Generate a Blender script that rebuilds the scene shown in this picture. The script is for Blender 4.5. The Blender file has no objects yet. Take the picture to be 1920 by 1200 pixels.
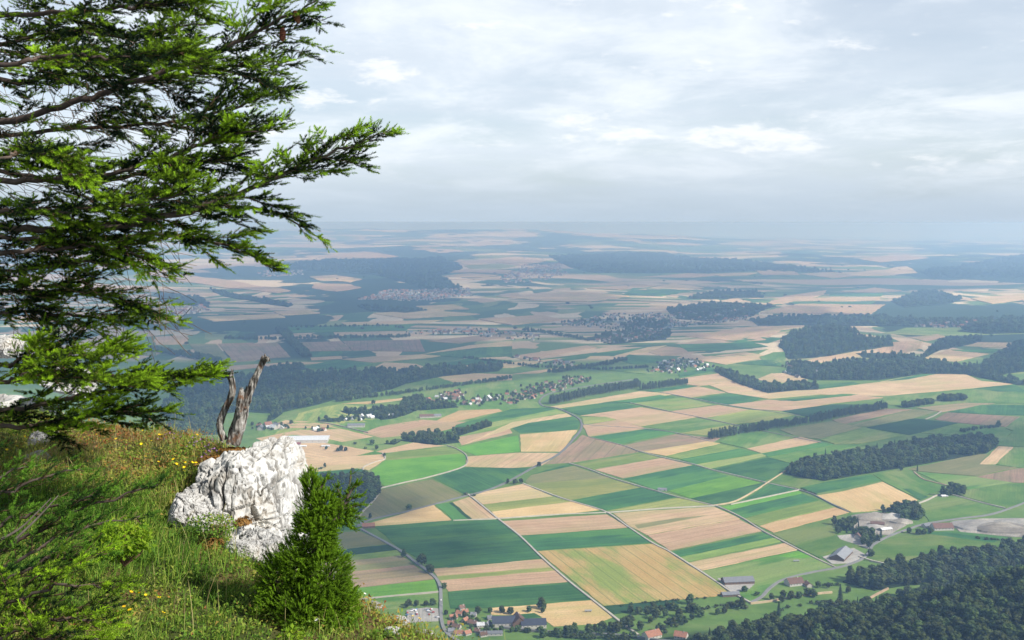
import bpy, math, random
import numpy as np
from mathutils import Vector, Matrix
from mathutils.geometry import delaunay_2d_cdt

S = bpy.context.scene
COL = S.collection
rad = math.radians
H = 550.0                       # eye height above the plain, metres
FPX = 2156.0                    # focal length in photo pixels (1920 wide)
PITCH = rad(4.83)

# ------------------------------------------------------------------ camera
cam_d = bpy.data.cameras.new('camera'); cam_d.sensor_width = 36.0
cam_d.lens = FPX / 1920.0 * 36.0
cam_d.clip_start = 0.1; cam_d.clip_end = 200000.0
cam = bpy.data.objects.new('camera', cam_d); COL.objects.link(cam)
cam.location = (0, 0, H); cam.rotation_euler = (math.pi / 2 - PITCH, 0, 0)
S.camera = cam

# ------------------------------------------------------------------ sun, sky, exposure
SUN_EL = rad(38); SUN_AZ = math.atan2(0.86, -0.51)
SV = Vector((math.sin(SUN_AZ) * math.cos(SUN_EL), math.cos(SUN_AZ) * math.cos(SUN_EL), math.sin(SUN_EL)))
sl = bpy.data.lights.new('sun', 'SUN'); sl.energy = 5.0; sl.angle = rad(0.53); sl.color = (1.0, 0.95, 0.87)
so = bpy.data.objects.new('sun', sl); COL.objects.link(so)
so.rotation_euler = SV.to_track_quat('Z', 'Y').to_euler()
S.view_settings.view_transform = 'Standard'; S.view_settings.look = 'None'
S.view_settings.gamma = 1.0; S.view_settings.use_curve_mapping = False
S.view_settings.exposure = 0.33
S.cycles.use_denoising = True
S.cycles.max_bounces = 8; S.cycles.transparent_max_bounces = 12
S.cycles.volume_bounces = 1
HAZE_DENSITY = 8.8e-5


class NT:
    """small helper to write node trees"""
    def __init__(s, tree): s.t = tree; s.n = tree.nodes; s.l = tree.links
    def new(s, typ, **kw):
        n = s.n.new(typ)
        for k, v in kw.items():
            if k == 'ins':
                for i, x in v.items():
                    if isinstance(x, bpy.types.NodeSocket): s.l.new(x, n.inputs[i])
                    else: n.inputs[i].default_value = x
            else: setattr(n, k, v)
        return n
    def math(s, op, a, b=None, c=None, clamp=False):
        n = s.n.new('ShaderNodeMath'); n.operation = op; n.use_clamp = clamp
        for i, x in enumerate((a, b, c)):
            if x is None: continue
            if isinstance(x, bpy.types.NodeSocket): s.l.new(x, n.inputs[i])
            else: n.inputs[i].default_value = x
        return n.outputs[0]
    def mix(s, f, a, b, mode='MIX'):
        n = s.n.new('ShaderNodeMix'); n.data_type = 'RGBA'; n.blend_type = mode
        for i, x in ((0, f), (6, a), (7, b)):
            if isinstance(x, bpy.types.NodeSocket): s.l.new(x, n.inputs[i])
            elif i == 0: n.inputs[0].default_value = x
            else: n.inputs[i].default_value = (*x, 1.0) if len(x) == 3 else x
        return n.outputs[2]
    def ramp(s, f, stops, interp='LINEAR'):
        n = s.n.new('ShaderNodeValToRGB'); n.color_ramp.interpolation = interp
        e = n.color_ramp.elements
        while len(e) < len(stops): e.new(0.5)
        for k, (p, c) in enumerate(stops):
            e[k].position = p; e[k].color = (*c, 1.0) if len(c) == 3 else c
        s.l.new(f, n.inputs[0]); return n.outputs[0]
    def noise(s, vec, scale, detail=3, rough=0.55, dim='3D', dist=0.0):
        n = s.new('ShaderNodeTexNoise', noise_dimensions=dim)
        n.inputs['Scale'].default_value = scale; n.inputs['Detail'].default_value = detail
        n.inputs['Roughness'].default_value = rough; n.inputs['Distortion'].default_value = dist
        if vec is not None: s.l.new(vec, n.inputs['Vector'])
        return n.outputs['Fac']
    def mapping(s, vec, scale=(1, 1, 1), rot=(0, 0, 0), loc=(0, 0, 0)):
        n = s.new('ShaderNodeMapping'); s.l.new(vec, n.inputs['Vector'])
        n.inputs['Scale'].default_value = scale; n.inputs['Rotation'].default_value = rot
        n.inputs['Location'].default_value = loc
        return n.outputs[0]


def step(nt, x, a, b):
    n = nt.new('ShaderNodeMapRange', interpolation_type='SMOOTHSTEP')
    nt.l.new(x, n.inputs[0]); n.inputs[1].default_value = a; n.inputs[2].default_value = b
    return n.outputs[0]


def build_world():
    w = bpy.data.worlds.new('World'); S.world = w; w.use_nodes = True
    nt = NT(w.node_tree); nt.n.clear()
    sky = nt.new('ShaderNodeTexSky', sky_type='NISHITA', sun_disc=False, sun_elevation=SUN_EL,
                 sun_rotation=SUN_AZ, altitude=1200.0, air_density=1.0, dust_density=1.6, ozone_density=1.2)
    tc = nt.new('ShaderNodeTexCoord')
    sep = nt.new('ShaderNodeSeparateXYZ', ins={0: tc.outputs['Generated']})
    X, Y, Z = sep.outputs
    # cloud deck: directions projected on a high, nearly flat layer
    zz = nt.math('ADD', nt.math('MAXIMUM', Z, 0.0), 0.11)
    cx = nt.math('DIVIDE', X, zz); cy = nt.math('DIVIDE', Y, zz)
    cv = nt.new('ShaderNodeCombineXYZ', ins={0: cx, 1: cy, 2: 0.0}).outputs[0]
    n1 = nt.noise(nt.mapping(cv, (0.62, 0.50, 1), loc=(3.1, 1.7, 0.4)), 1.0, 8, 0.55, dist=0.3)
    n2 = nt.noise(nt.mapping(cv, (1.5, 1.1, 1), loc=(7.7, 2.3, 5.0)), 1.0, 9, 0.62, dist=0.25)
    n3 = nt.noise(nt.mapping(cv, (1.0, 2.4, 1), loc=(1.2, 9.1, 2.0)), 1.0, 5, 0.5)
    veil = step(nt, n1, 0.34, 0.64)
    az = nt.math('ARCTAN2', X, Y)
    # cumulus heaps: places (azimuth, height) in radians where they gather
    cu = nt.new('ShaderNodeCombineXYZ', ins={0: nt.math('MULTIPLY', az, 26.0), 1: nt.math('MULTIPLY', Z, 80.0), 2: 0.0}).outputs[0]
    n4 = nt.noise(nt.mapping(cu, (1, 1, 1), loc=(4.3, 0.35, 1.1)), 1.0, 9, 0.62, dist=0.2)
    heap = None
    for (px, py, rx, ry, s) in [(600, 195, 70, 26, 1.0), (700, 140, 130, 38, .9), (1120, 235, 90, 26, .8), (1190, 265, 170, 24, .9), (1400, 262, 150, 30, 1.15), (1500, 285, 60, 14, .7), (930, 275, 70, 18, .8),
                                (930, 60, 120, 20, .55), (1300, 20, 260, 40, .5), (1560, 110, 120, 30, .5), (1720, 310, 160, 26, .6), (500, 240, 60, 40, .7), (1240, 130, 120, 26, .4)]:
        a0 = (px - 960) / FPX; z0 = (418 - py) / FPX
        e = nt.math('ADD', nt.math('POWER', nt.math('ABSOLUTE', nt.math('MULTIPLY', nt.math('SUBTRACT', az, a0), FPX / rx)), 2.0),
                    nt.math('POWER', nt.math('ABSOLUTE', nt.math('MULTIPLY', nt.math('SUBTRACT', Z, z0), FPX / ry)), 2.0))
        e = nt.math('MULTIPLY', nt.math('EXPONENT', nt.math('MULTIPLY', e, -1.0)), s)
        heap = e if heap is None else nt.math('MAXIMUM', heap, e)
    puff = step(nt, nt.math('ADD', n4, nt.math('MULTIPLY', heap, 0.27)), 0.62, 0.84)
    thin = nt.math('SUBTRACT', 1.0, nt.math('MULTIPLY', step(nt, Z, 0.20, 0.60), 0.85))      # the veil thins towards the zenith
    base = nt.mix(nt.math('MULTIPLY', nt.math('MULTIPLY_ADD', veil, 0.40, 0.50), thin), sky.outputs[0], (7.1, 7.8, 8.6))
    grey = nt.mix(nt.math('MULTIPLY', nt.math('MULTIPLY', step(nt, n3, 0.44, 0.64), 0.25), thin), base, (6.2, 6.9, 7.8))
    hi = nt.mix(nt.math('MULTIPLY', nt.math('MULTIPLY', step(nt, n2, 0.42, 0.70), 0.8), thin), grey, (8.4, 8.9, 9.4))
    top = nt.mix(nt.math('MULTIPLY', puff, 0.75), hi, (9.0, 9.2, 9.4))
    hz = nt.math('SUBTRACT', 1.0, step(nt, Z, 0.0, 0.075))
    fin = nt.mix(nt.math('MULTIPLY', hz, 0.9), top, (4.2, 5.15, 6.15))
    bg = nt.new('ShaderNodeBackground', ins={0: fin, 1: 0.095})
    nt.l.new(bg.outputs[0], nt.new('ShaderNodeOutputWorld').inputs[0])


build_world()

# ------------------------------------------------------------------ general helpers
rng = np.random.default_rng(7)
R = random.Random(11)
_cp, _sp = math.cos(PITCH), math.sin(PITCH)


def ray(px, py):
    """direction through a photo pixel, scaled so that its forward (y) part is 1"""
    u = (px - 960.0) / FPX; v = (600.0 - py) / FPX
    dy = _cp + v * _sp; dz = -_sp + v * _cp
    return u / dy, dz / dy


def P(px, py, d):
    """place that is d metres ahead and appears at that photo pixel"""
    u, w = ray(px, py)
    return Vector((u * d, d, H + w * d))


def sstep(a, b, x):
    t = np.clip((np.asarray(x, float) - a) / (b - a), 0, 1)
    return t * t * (3 - 2 * t)


def vnoise(p, seed=0):
    """value noise in [-1,1]; p (...,3)"""
    p = np.asarray(p, float)
    i = np.floor(p).astype(np.int64); f = p - i; f = f * f * (3 - 2 * f)
    def h(dx, dy, dz):
        n = (i[..., 0] + dx) * 374761393 + (i[..., 1] + dy) * 668265263 + (i[..., 2] + dz) * 2147483647 + seed * 1274126177
        n = (n ^ (n >> 13)) * 1274126177; n = n ^ (n >> 16)
        return (n & 0xFFFF) / 32767.5 - 1.0
    r = 0
    for dx in (0, 1):
        wx = f[..., 0] if dx else 1 - f[..., 0]
        for dy in (0, 1):
            wy = f[..., 1] if dy else 1 - f[..., 1]
            for dz in (0, 1):
                wz = f[..., 2] if dz else 1 - f[..., 2]
                r = r + h(dx, dy, dz) * wx * wy * wz
    return r


def fbm(p, oct=4, seed=0, gain=0.5):
    a, r, s = 1.0, 0.0, 0.0; p = np.asarray(p, float)
    for k in range(oct):
        r = r + a * vnoise(p * (2.03 ** k), seed + k * 17); s += a; a *= gain
    return r / s


def xyz(x, y, z=0.0):
    x, y = np.broadcast_arrays(np.asarray(x, float), np.asarray(y, float))
    return np.stack([x, y, np.full_like(x, z)], -1)


def mesh(name, V, F, mats=(), mi=None, smooth=False, attrs=None):
    """V (n,3); F: an (m,k) array or a list of arrays of such"""
    me = bpy.data.meshes.new(name)
    V = np.ascontiguousarray(V, np.float32)
    Fs = [np.asarray(f, np.int32) for f in (F if isinstance(F, list) else [F]) if len(f)]
    me.vertices.add(len(V)); me.vertices.foreach_set('co', V.ravel())
    loops = np.concatenate([f.ravel() for f in Fs]); tot = np.concatenate([np.full(len(f), f.shape[1], np.int32) for f in Fs])
    me.loops.add(len(loops)); me.loops.foreach_set('vertex_index', loops)
    me.polygons.add(len(tot)); me.polygons.foreach_set('loop_start', np.concatenate([[0], np.cumsum(tot)[:-1]]).astype(np.int32))
    me.polygons.foreach_set('loop_total', tot)
    for m in (mats if isinstance(mats, (list, tuple)) else [mats]): me.materials.append(m)
    if mi is not None: me.polygons.foreach_set('material_index', np.asarray(mi, np.int32))
    me.polygons.foreach_set('use_smooth', np.full(len(tot), bool(smooth)))
    for k, a in (attrs or {}).items():
        at = me.attributes.new(k, 'FLOAT', 'POINT'); at.data.foreach_set('value', np.asarray(a, np.float32))
    me.update(); me.validate(verbose=False)
    return me


def obj(name, data, parent=None, loc=None, **props):
    o = bpy.data.objects.new(name, data); COL.objects.link(o)
    if parent is not None: o.parent = parent
    if loc is not None: o.location = loc
    for k, v in props.items():
        if v is not None: o[k] = v
    return o


def thing(name, label, category, loc, rz=0.0, group=None):
    o = obj(name, None, None, loc, label=label, category=category, group=group)
    o.rotation_euler = (0, 0, rz); o.empty_display_size = 0.3
    return o


def join(parts):
    """parts: list of (V, [F...]) -> V, Fs grouped by face size, plus per-part material index list"""
    Vs, by, off = [], {}, 0
    for pt in parts:
        V, F = pt[0], pt[1]; m = pt[2] if len(pt) > 2 else 0
        Vs.append(np.asarray(V, float))
        for f in (F if isinstance(F, list) else [F]):
            f = np.asarray(f)
            if len(f): by.setdefault(f.shape[1], []).append((f + off, np.full(len(f), m)))
        off += len(V)
    Fs = [np.concatenate([a for a, _ in v]) for v in by.values()]
    mi = np.concatenate([np.concatenate([b for _, b in v]) for v in by.values()])
    return np.concatenate(Vs), Fs, mi


def box(x0, x1, y0, y1, z0, z1):
    V = [(x0, y0, z0), (x1, y0, z0), (x1, y1, z0), (x0, y1, z0), (x0, y0, z1), (x1, y0, z1), (x1, y1, z1), (x0, y1, z1)]
    F = [(0, 3, 2, 1), (4, 5, 6, 7), (0, 1, 5, 4), (1, 2, 6, 5), (2, 3, 7, 6), (3, 0, 4, 7)]
    return np.array(V, float), np.array(F)


def tube(pts, radii, n=6, cap=True):
    """closed tube along a polyline"""
    pts = np.asarray(pts, float); m = len(pts); radii = np.broadcast_to(radii, (m,))
    T = np.gradient(pts, axis=0); T /= np.linalg.norm(T, axis=1)[:, None] + 1e-12
    ref = np.array([0.13, 0.31, 0.94]); A = np.cross(T, ref); A /= np.linalg.norm(A, axis=1)[:, None] + 1e-12
    B = np.cross(T, A); th = np.linspace(0, 2 * np.pi, n, endpoint=False)
    ring = (A[:, None] * np.cos(th)[None, :, None] + B[:, None] * np.sin(th)[None, :, None]) * radii[:, None, None]
    V = (pts[:, None] + ring).reshape(-1, 3)
    i = np.arange(m - 1)[:, None] * n; j = np.arange(n)[None]; j2 = (j + 1) % n
    F = np.stack([i + j, i + j2, i + n + j2, i + n + j], -1).reshape(-1, 4)
    Fs = [F]
    if cap:
        V = np.concatenate([V, pts[:1], pts[-1:]]); a, b = m * n, m * n + 1; k = np.arange(n); k2 = (k + 1) % n
        Fs.append(np.concatenate([np.stack([k2, k, np.full(n, a)], -1), np.stack([(m - 1) * n + k, (m - 1) * n + k2, np.full(n, b)], -1)]))
    return V, Fs


def spline(pts, n):
    """Catmull-Rom through the points, n samples"""
    p = np.asarray([tuple(q) for q in pts], float)
    p = np.concatenate([[2 * p[0] - p[1]], p, [2 * p[-1] - p[-2]]])
    t = np.linspace(0, len(p) - 3 - 1e-6, n); k = t.astype(int); f = (t - k)[:, None]
    a, b, c, d = p[k], p[k + 1], p[k + 2], p[k + 3]
    return 0.5 * ((2 * b) + (c - a) * f + (2 * a - 5 * b + 4 * c - d) * f ** 2 + (3 * b - 3 * c + d - a) * f ** 3)


def material(name, rough=0.9, spec=0.25):
    m = bpy.data.materials.new(name); m.use_nodes = True
    nt = NT(m.node_tree); nt.n.clear()
    b = nt.new('ShaderNodeBsdfPrincipled'); b.inputs['Roughness'].default_value = rough
    b.inputs['Specular IOR Level'].default_value = spec
    out = nt.new('ShaderNodeOutputMaterial'); nt.l.new(b.outputs[0], out.inputs[0])
    return m, nt, b


def plain(name, col, rough=0.85, spec=0.25, var=0.12, scale=0.6, metal=0.0):
    """procedural colour with mottled variation and a per-object shift"""
    m, nt, b = material(name, rough, spec)
    tc = nt.new('ShaderNodeTexCoord'); oi = nt.new('ShaderNodeObjectInfo')
    n = nt.noise(tc.outputs['Object'], scale, 5, 0.6)
    dark = tuple(c * (1 - 2.2 * var) for c in col); lite = tuple(min(1, c * (1 + 1.6 * var)) for c in col)
    c = nt.ramp(n, [(0.25, dark), (0.75, lite)])
    hsv = nt.new('ShaderNodeHueSaturation', ins={'Color': c, 'Value': nt.math('MULTIPLY_ADD', oi.outputs['Random'], 0.36, 0.82),
                                                 'Hue': nt.math('MULTIPLY_ADD', oi.outputs['Random'], 0.02, 0.49)})
    nt.l.new(hsv.outputs[0], b.inputs['Base Color']); b.inputs['Metallic'].default_value = metal
    return m
# ------------------------------------------------------------------ the lie of the land
RE = 7.4e6


def height(x, y):
    x = np.asarray(x, float); y = np.asarray(y, float); d = np.hypot(x, y)
    curv = d * d / (2 * RE)
    far = sstep(5600, 9500, d)
    h = far * (42 * fbm(xyz(x / 2300, y / 3100), 3, 5) + 14 * fbm(xyz(x / 700, y / 900), 2, 9))
    h = h + sstep(9000, 22000, d) * (110 * fbm(xyz(x / 5200, y / 8200, 0.3), 3, 21) + 60)
    h = h + 395 * sstep(9000, -1500, x) * np.exp(-((y - 34000) / 6500) ** 2)
    h = h + 60 * np.exp(-(((x - 1460) / 330) ** 2 + ((y - 5250) / 520) ** 2))          # wooded hill right
    h = h + 17 * np.exp(-(((x + 560) / 210) ** 2 + ((y - 3420) / 210) ** 2))           # green knoll left
    h = h + 26 * np.exp(-(((x + 300) / 330) ** 2 + ((y - 4850) / 230) ** 2)) * 0
    flank = 540 * np.clip(1 - y / 1500, 0, 1) ** 2.3 * (1 + 0.05 * vnoise(xyz(x / 160, y / 160), 3))
    spur = np.clip(70 + 0.31 * (x - 338), 0, 230) * (1 - sstep(1330, 1600, y + 0.12 * x)) + \
        np.where(x > 150, 6 * fbm(xyz(x / 90, y / 90), 2, 31), 0) * (1 - sstep(1330, 1600, y))
    h = np.maximum(h - curv, 0 * h - 999)
    return np.where(y < 1800, np.maximum(h, np.maximum(flank, spur)), h)


_D = np.concatenate([np.geomspace(900, 70000, 1500)])


def G(px, py, above=0.0):
    """where the ray through a photo pixel meets the land"""
    u, w = ray(px, py)
    x = u * _D; z = H + w * _D; hh = height(x, _D) + above
    k = np.argmax(z < hh)
    if k == 0: k = len(_D) - 1
    a = z[k - 1] - hh[k - 1]; b = z[k] - hh[k]; f = a / (a - b) if a != b else 0
    d = _D[k - 1] + (_D[k] - _D[k - 1]) * min(max(f, 0), 1)
    return np.array([u * d, d, float(height(u * d, d))])


def GP(pts): return np.array([G(a, b) for a, b in pts])


def parse(s): return [tuple(float(v) for v in q.split(',')) for q in s.split()]


# ------------------------------------------------------------------ ground sheet
def ground_material():
    m, nt, b = material('ground', 0.95, 0.1)
    geo = nt.new('ShaderNodeNewGeometry'); pos = geo.outputs['Position']
    sep = nt.new('ShaderNodeSeparateXYZ', ins={0: pos}); Y = sep.outputs[1]; Z = sep.outputs[2]
    warp = nt.new('ShaderNodeTexNoise', noise_dimensions='2D'); warp.inputs['Scale'].default_value = 0.00045; warp.inputs['Detail'].default_value = 1
    nt.l.new(pos, warp.inputs['Vector'])
    wv = nt.new('ShaderNodeVectorMath', operation='MULTIPLY_ADD'); nt.l.new(warp.outputs['Color'], wv.inputs[0]); wv.inputs[1].default_value = (900, 900, 0); nt.l.new(pos, wv.inputs[2])
    cols = [(0.0, (0.05, 0.115, 0.045)), (0.12, (0.50, 0.37, 0.24)), (0.33, (0.09, 0.16, 0.05)), (0.38, (0.60, 0.49, 0.33)), (0.58, (0.055, 0.12, 0.05)),
            (0.68, (0.20, 0.24, 0.09)), (0.76, (0.42, 0.31, 0.20)), (0.88, (0.11, 0.19, 0.06))]
    def patch(sc, rot, rnd):
        v = nt.new('ShaderNodeTexVoronoi', voronoi_dimensions='2D', distance='CHEBYCHEV', feature='F1')
        v.inputs['Scale'].default_value = 1.0; v.inputs['Randomness'].default_value = rnd
        nt.l.new(nt.mapping(wv.outputs[0], sc, (0, 0, rot)), v.inputs['Vector'])
        s = nt.new('ShaderNodeSeparateColor', ins={0: v.outputs['Color']})
        return nt.ramp(s.outputs[0], cols, 'CONSTANT')
    a = patch((1 / 330, 1 / 95, 1), rad(9), 0.75); c = patch((1 / 130, 1 / 400, 1), rad(-24), 0.75)
    sel = step(nt, nt.noise(pos, 0.0006, 1, 0.5, '2D'), 0.47, 0.50)
    f = nt.mix(sel, a, c)
    far1 = patch((1 / 1500, 1 / 620, 1), rad(6), 0.9); far2 = patch((1 / 900, 1 / 1300, 1), rad(-15), 0.9)
    fs = nt.mix(step(nt, nt.noise(pos, 0.00025, 2, 0.5, '2D'), 0.46, 0.52), far1, far2)
    f = nt.mix(nt.math('MULTIPLY', step(nt, nt.math('ADD', Y, nt.math('MULTIPLY', nt.noise(pos, 0.0008, 3, 0.6, '2D'), 6000)), 12500, 13500), 1.0), f, fs)
    # far woods and meadows (too far to tell the trees apart)
    wn = nt.noise(nt.mapping(pos, (1, 0.62, 1), loc=(500, 300, 0)), 0.00042, 6, 0.6, '2D')
    wood = step(nt, wn, 0.535, 0.545)
    f = nt.mix(wood, f, (0.028, 0.058, 0.030))
    near = nt.math('SUBTRACT', 1.0, step(nt, Y, 4500, 4700))
    mn = nt.noise(pos, 0.012, 6, 0.6); meadow = nt.ramp(mn, [(0.3, (0.075, 0.15, 0.035)), (0.52, (0.115, 0.20, 0.045)), (0.72, (0.17, 0.22, 0.07))])
    f = nt.mix(near, f, meadow)
    hill = step(nt, Z, 6.0, 14.0)
    steep = nt.math('MULTIPLY', hill, nt.math('SUBTRACT', 1.0, step(nt, Y, 1600, 1800)))
    f = nt.mix(steep, f, nt.ramp(nt.noise(pos, 0.05, 5), [(0.35, (0.02, 0.04, 0.014)), (0.7, (0.05, 0.085, 0.03))]))
    g = nt.noise(pos, 0.05, 6, 0.65)
    f = nt.mix(0.35, f, nt.ramp(g, [(0.3, (0.55, 0.55, 0.55)), (0.7, (1.3, 1.3, 1.3))]), 'MULTIPLY')
    nt.l.new(f, b.inputs['Base Color'])
    return m


def build_ground():
    d = np.concatenate([np.linspace(9, 300, 60), np.geomspace(304, 70000, 430)])
    a = np.radians(np.linspace(-42, 42, 340))
    D, A = np.meshgrid(d, a, indexing='ij'); X = D * np.sin(A); Y = D * np.cos(A)
    Zz = height(X, Y)
    V = np.stack([X, Y, Zz], -1).reshape(-1, 3); m, n = D.shape
    i = (np.arange(m - 1)[:, None] * n + np.arange(n - 1)[None]).ravel()
    F = np.stack([i, i + n, i + n + 1, i + 1], -1)
    obj('ground', mesh('ground', V, F, ground_material(), smooth=True), kind='structure')


build_ground()

# air: one closed box of even haze round camera and scene
def build_haze():
    V, F = box(-64000, 64000, -60, 72000, -420, H + 5.6)
    m = bpy.data.materials.new('haze'); m.use_nodes = True; nt = NT(m.node_tree); nt.n.clear()
    v = nt.new('ShaderNodeVolumePrincipled'); v.inputs['Density'].default_value = HAZE_DENSITY
    v.inputs['Color'].default_value = (0.37, 0.60, 1.0, 1)
    v.inputs['Absorption Color'].default_value = (0.50, 0.46, 0.0, 1); v.inputs['Anisotropy'].default_value = 0.15
    nt.l.new(v.outputs[0], nt.new('ShaderNodeOutputMaterial').inputs['Volume'])
    obj('haze', mesh('haze', V, F, m), kind='stuff')


build_haze()

# clouds high over the plain; only their shadows reach the picture
def build_clouds():
    m = bpy.data.materials.new('cloud'); m.use_nodes = True; nt = NT(m.node_tree); nt.n.clear()
    lw = nt.new('ShaderNodeLayerWeight'); lw.inputs[0].default_value = 0.5
    tc = nt.new('ShaderNodeTexCoord')
    n = nt.noise(tc.outputs['Object'], 0.0016, 5, 0.6)
    thick = nt.math('MULTIPLY', nt.math('SUBTRACT', 1.0, step(nt, lw.outputs['Facing'], 0.15, 0.85)), step(nt, n, 0.30, 0.58))
    d = nt.new('ShaderNodeBsdfDiffuse'); d.inputs[0].default_value = (0.9, 0.9, 0.9, 1)
    t = nt.new('ShaderNodeBsdfTranslucent'); t.inputs[0].default_value = (0.9, 0.9, 0.9, 1)
    dt = nt.new('ShaderNodeMixShader', ins={0: 0.5, 1: d.outputs[0], 2: t.outputs[0]})
    tr = nt.new('ShaderNodeBsdfTransparent')
    mx = nt.new('ShaderNodeMixShader', ins={0: nt.math('MULTIPLY', thick, 0.55), 1: tr.outputs[0], 2: dt.outputs[0]})
    nt.l.new(mx.outputs[0], nt.new('ShaderNodeOutputMaterial').inputs[0])
    u = np.linspace(0, 2 * np.pi, 65)[:-1]; v = np.linspace(0.03, np.pi - 0.03, 26)
    UU, VV = np.meshgrid(u, v, indexing='ij')
    N = np.stack([np.cos(UU) * np.sin(VV), np.sin(UU) * np.sin(VV), np.cos(VV)], -1)
    k = 0
    for (px, py, rx, ry, alt) in CLOUDS:
        g = G(px, py); c = Vector(g) + SV * (alt / SV.z)
        r = 1 + 0.42 * fbm(N * 1.6 + k * 3.1, 4, 40 + k)
        V = N * r[..., None] * np.array([rx, ry, 190.0])
        V[..., 2] = np.where(V[..., 2] < -40, -40 + 0.2 * (V[..., 2] + 40), V[..., 2])
        a, b = UU.shape; i = np.arange(a)[:, None]; j = np.arange(b - 1)[None]; i2 = (i + 1) % a
        F = np.stack([i * b + j, i2 * b + j, i2 * b + j + 1, i * b + j + 1], -1).reshape(-1, 4)
        V = V.reshape(-1, 3); e = np.arange(a)
        o = obj('cloud', mesh('cloud', V, [F, (e * b)[None, ::-1], (e * b + b - 1)[None]], m, smooth=True), loc=c,
                label='grey white cumulus cloud high above the plain, out of the picture', category='cloud', group='clouds drifting high above the plain')
        k += 1


CLOUDS = [(640, 640, 1900, 1500, 3400), (330, 650, 1300, 1300, 3400), (950, 585, 2200, 1500, 3400), (1200, 530, 2600, 1900, 3400), (560, 560, 2200, 1900, 3400), (760, 500, 2600, 2300, 3400), (1600, 520, 2400, 1700, 3400), (360, 720, 420, 500, 3400), (730, 1010, 190, 170, 2600),
          (1680, 800, 420, 300, 2900), (1250, 600, 900, 900, 3400), (1850, 640, 700, 700, 3400), (650, 930, 160, 160, 2600)]
build_clouds()
# ------------------------------------------------------------------ fields, each a low slab of crop or stubble
def field_mat(name, c1, c2, rows=0.25, freq=0.16, patch=0.35, patch_col=None, tram=0.0, wheel=0.0):
    m, nt, b = material(name, 0.95, 0.08)
    tc = nt.new('ShaderNodeTexCoord'); o = tc.outputs['Object']; oi = nt.new('ShaderNodeObjectInfo')
    off = nt.new('ShaderNodeVectorMath', operation='ADD'); nt.l.new(o, off.inputs[0])
    cmb = nt.new('ShaderNodeCombineXYZ', ins={0: nt.math('MULTIPLY', oi.outputs['Random'], 900), 1: nt.math('MULTIPLY', oi.outputs['Random'], 500), 2: 0.0})
    nt.l.new(cmb.outputs[0], off.inputs[1]); v = off.outputs[0]
    big = nt.noise(v, 0.011, 4, 0.6); f = nt.math('MULTIPLY_ADD', big, 1.0, 0.0)
    strip = nt.noise(nt.mapping(v, (0.006, freq, 0.1)), 1.0, 4, 0.7)
    f = nt.math('ADD', nt.math('MULTIPLY', big, 1 - rows), nt.math('MULTIPLY', strip, rows))
    col = nt.ramp(f, [(0.40, c1), (0.60, c2)])
    pn = nt.noise(nt.mapping(v, (0.35, 1, 1)), 0.010, 6, 0.62)
    if patch_col: col = nt.mix(nt.math('MULTIPLY', step(nt, pn, 0.46, 0.60), patch), col, patch_col)
    if tram:
        sp = nt.new('ShaderNodeSeparateXYZ', ins={0: o})
        t = nt.math('FRACT', nt.math('MULTIPLY', sp.outputs[0 if tram < 0 else 1], 1 / abs(tram)))
        ln = nt.math('LESS_THAN', t, 0.085)
        col = nt.mix(nt.math('MULTIPLY', ln, 0.62), col, (0.12, 0.19, 0.05))
    if wheel:      # faint tractor passes
        sp = nt.new('ShaderNodeSeparateXYZ', ins={0: v}); wob = nt.noise(v, 0.02, 2, 0.5)
        t = nt.math('FRACT', nt.math('MULTIPLY', nt.math('ADD', sp.outputs[1], nt.math('MULTIPLY', wob, 6)), 1 / abs(wheel)))
        w2 = (1.25, 1.22, 1.18) if wheel > 0 else (0.72, 0.78, 0.72)
        col = nt.mix(nt.math('MULTIPLY', nt.math('LESS_THAN', t, 0.12), 0.8), col, nt.mix(1.0, col, w2, 'MULTIPLY'))
    fine = nt.noise(v, 0.35, 5, 0.7)
    col = nt.mix(0.55, col, nt.ramp(fine, [(0.36, (0.62, 0.62, 0.62)), (0.64, (1.32, 1.32, 1.32))]), 'MULTIPLY')
    lines = nt.noise(nt.mapping(v, (0.004, 0.34, 0.1)), 1.0, 2, 0.8)
    col = nt.mix(0.5, col, nt.ramp(lines, [(0.38, (0.74, 0.76, 0.74)), (0.62, (1.18, 1.17, 1.15))]), 'MULTIPLY')
    hsv = nt.new('ShaderNodeHueSaturation', ins={'Color': col, 'Value': nt.math('MULTIPLY_ADD', oi.outputs['Random'], 0.26, 0.87),
                                                 'Hue': nt.math('MULTIPLY_ADD', oi.outputs['Random'], 0.016, 0.492)})
    nt.l.new(hsv.outputs[0], b.inputs['Base Color'])
    return m


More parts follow.
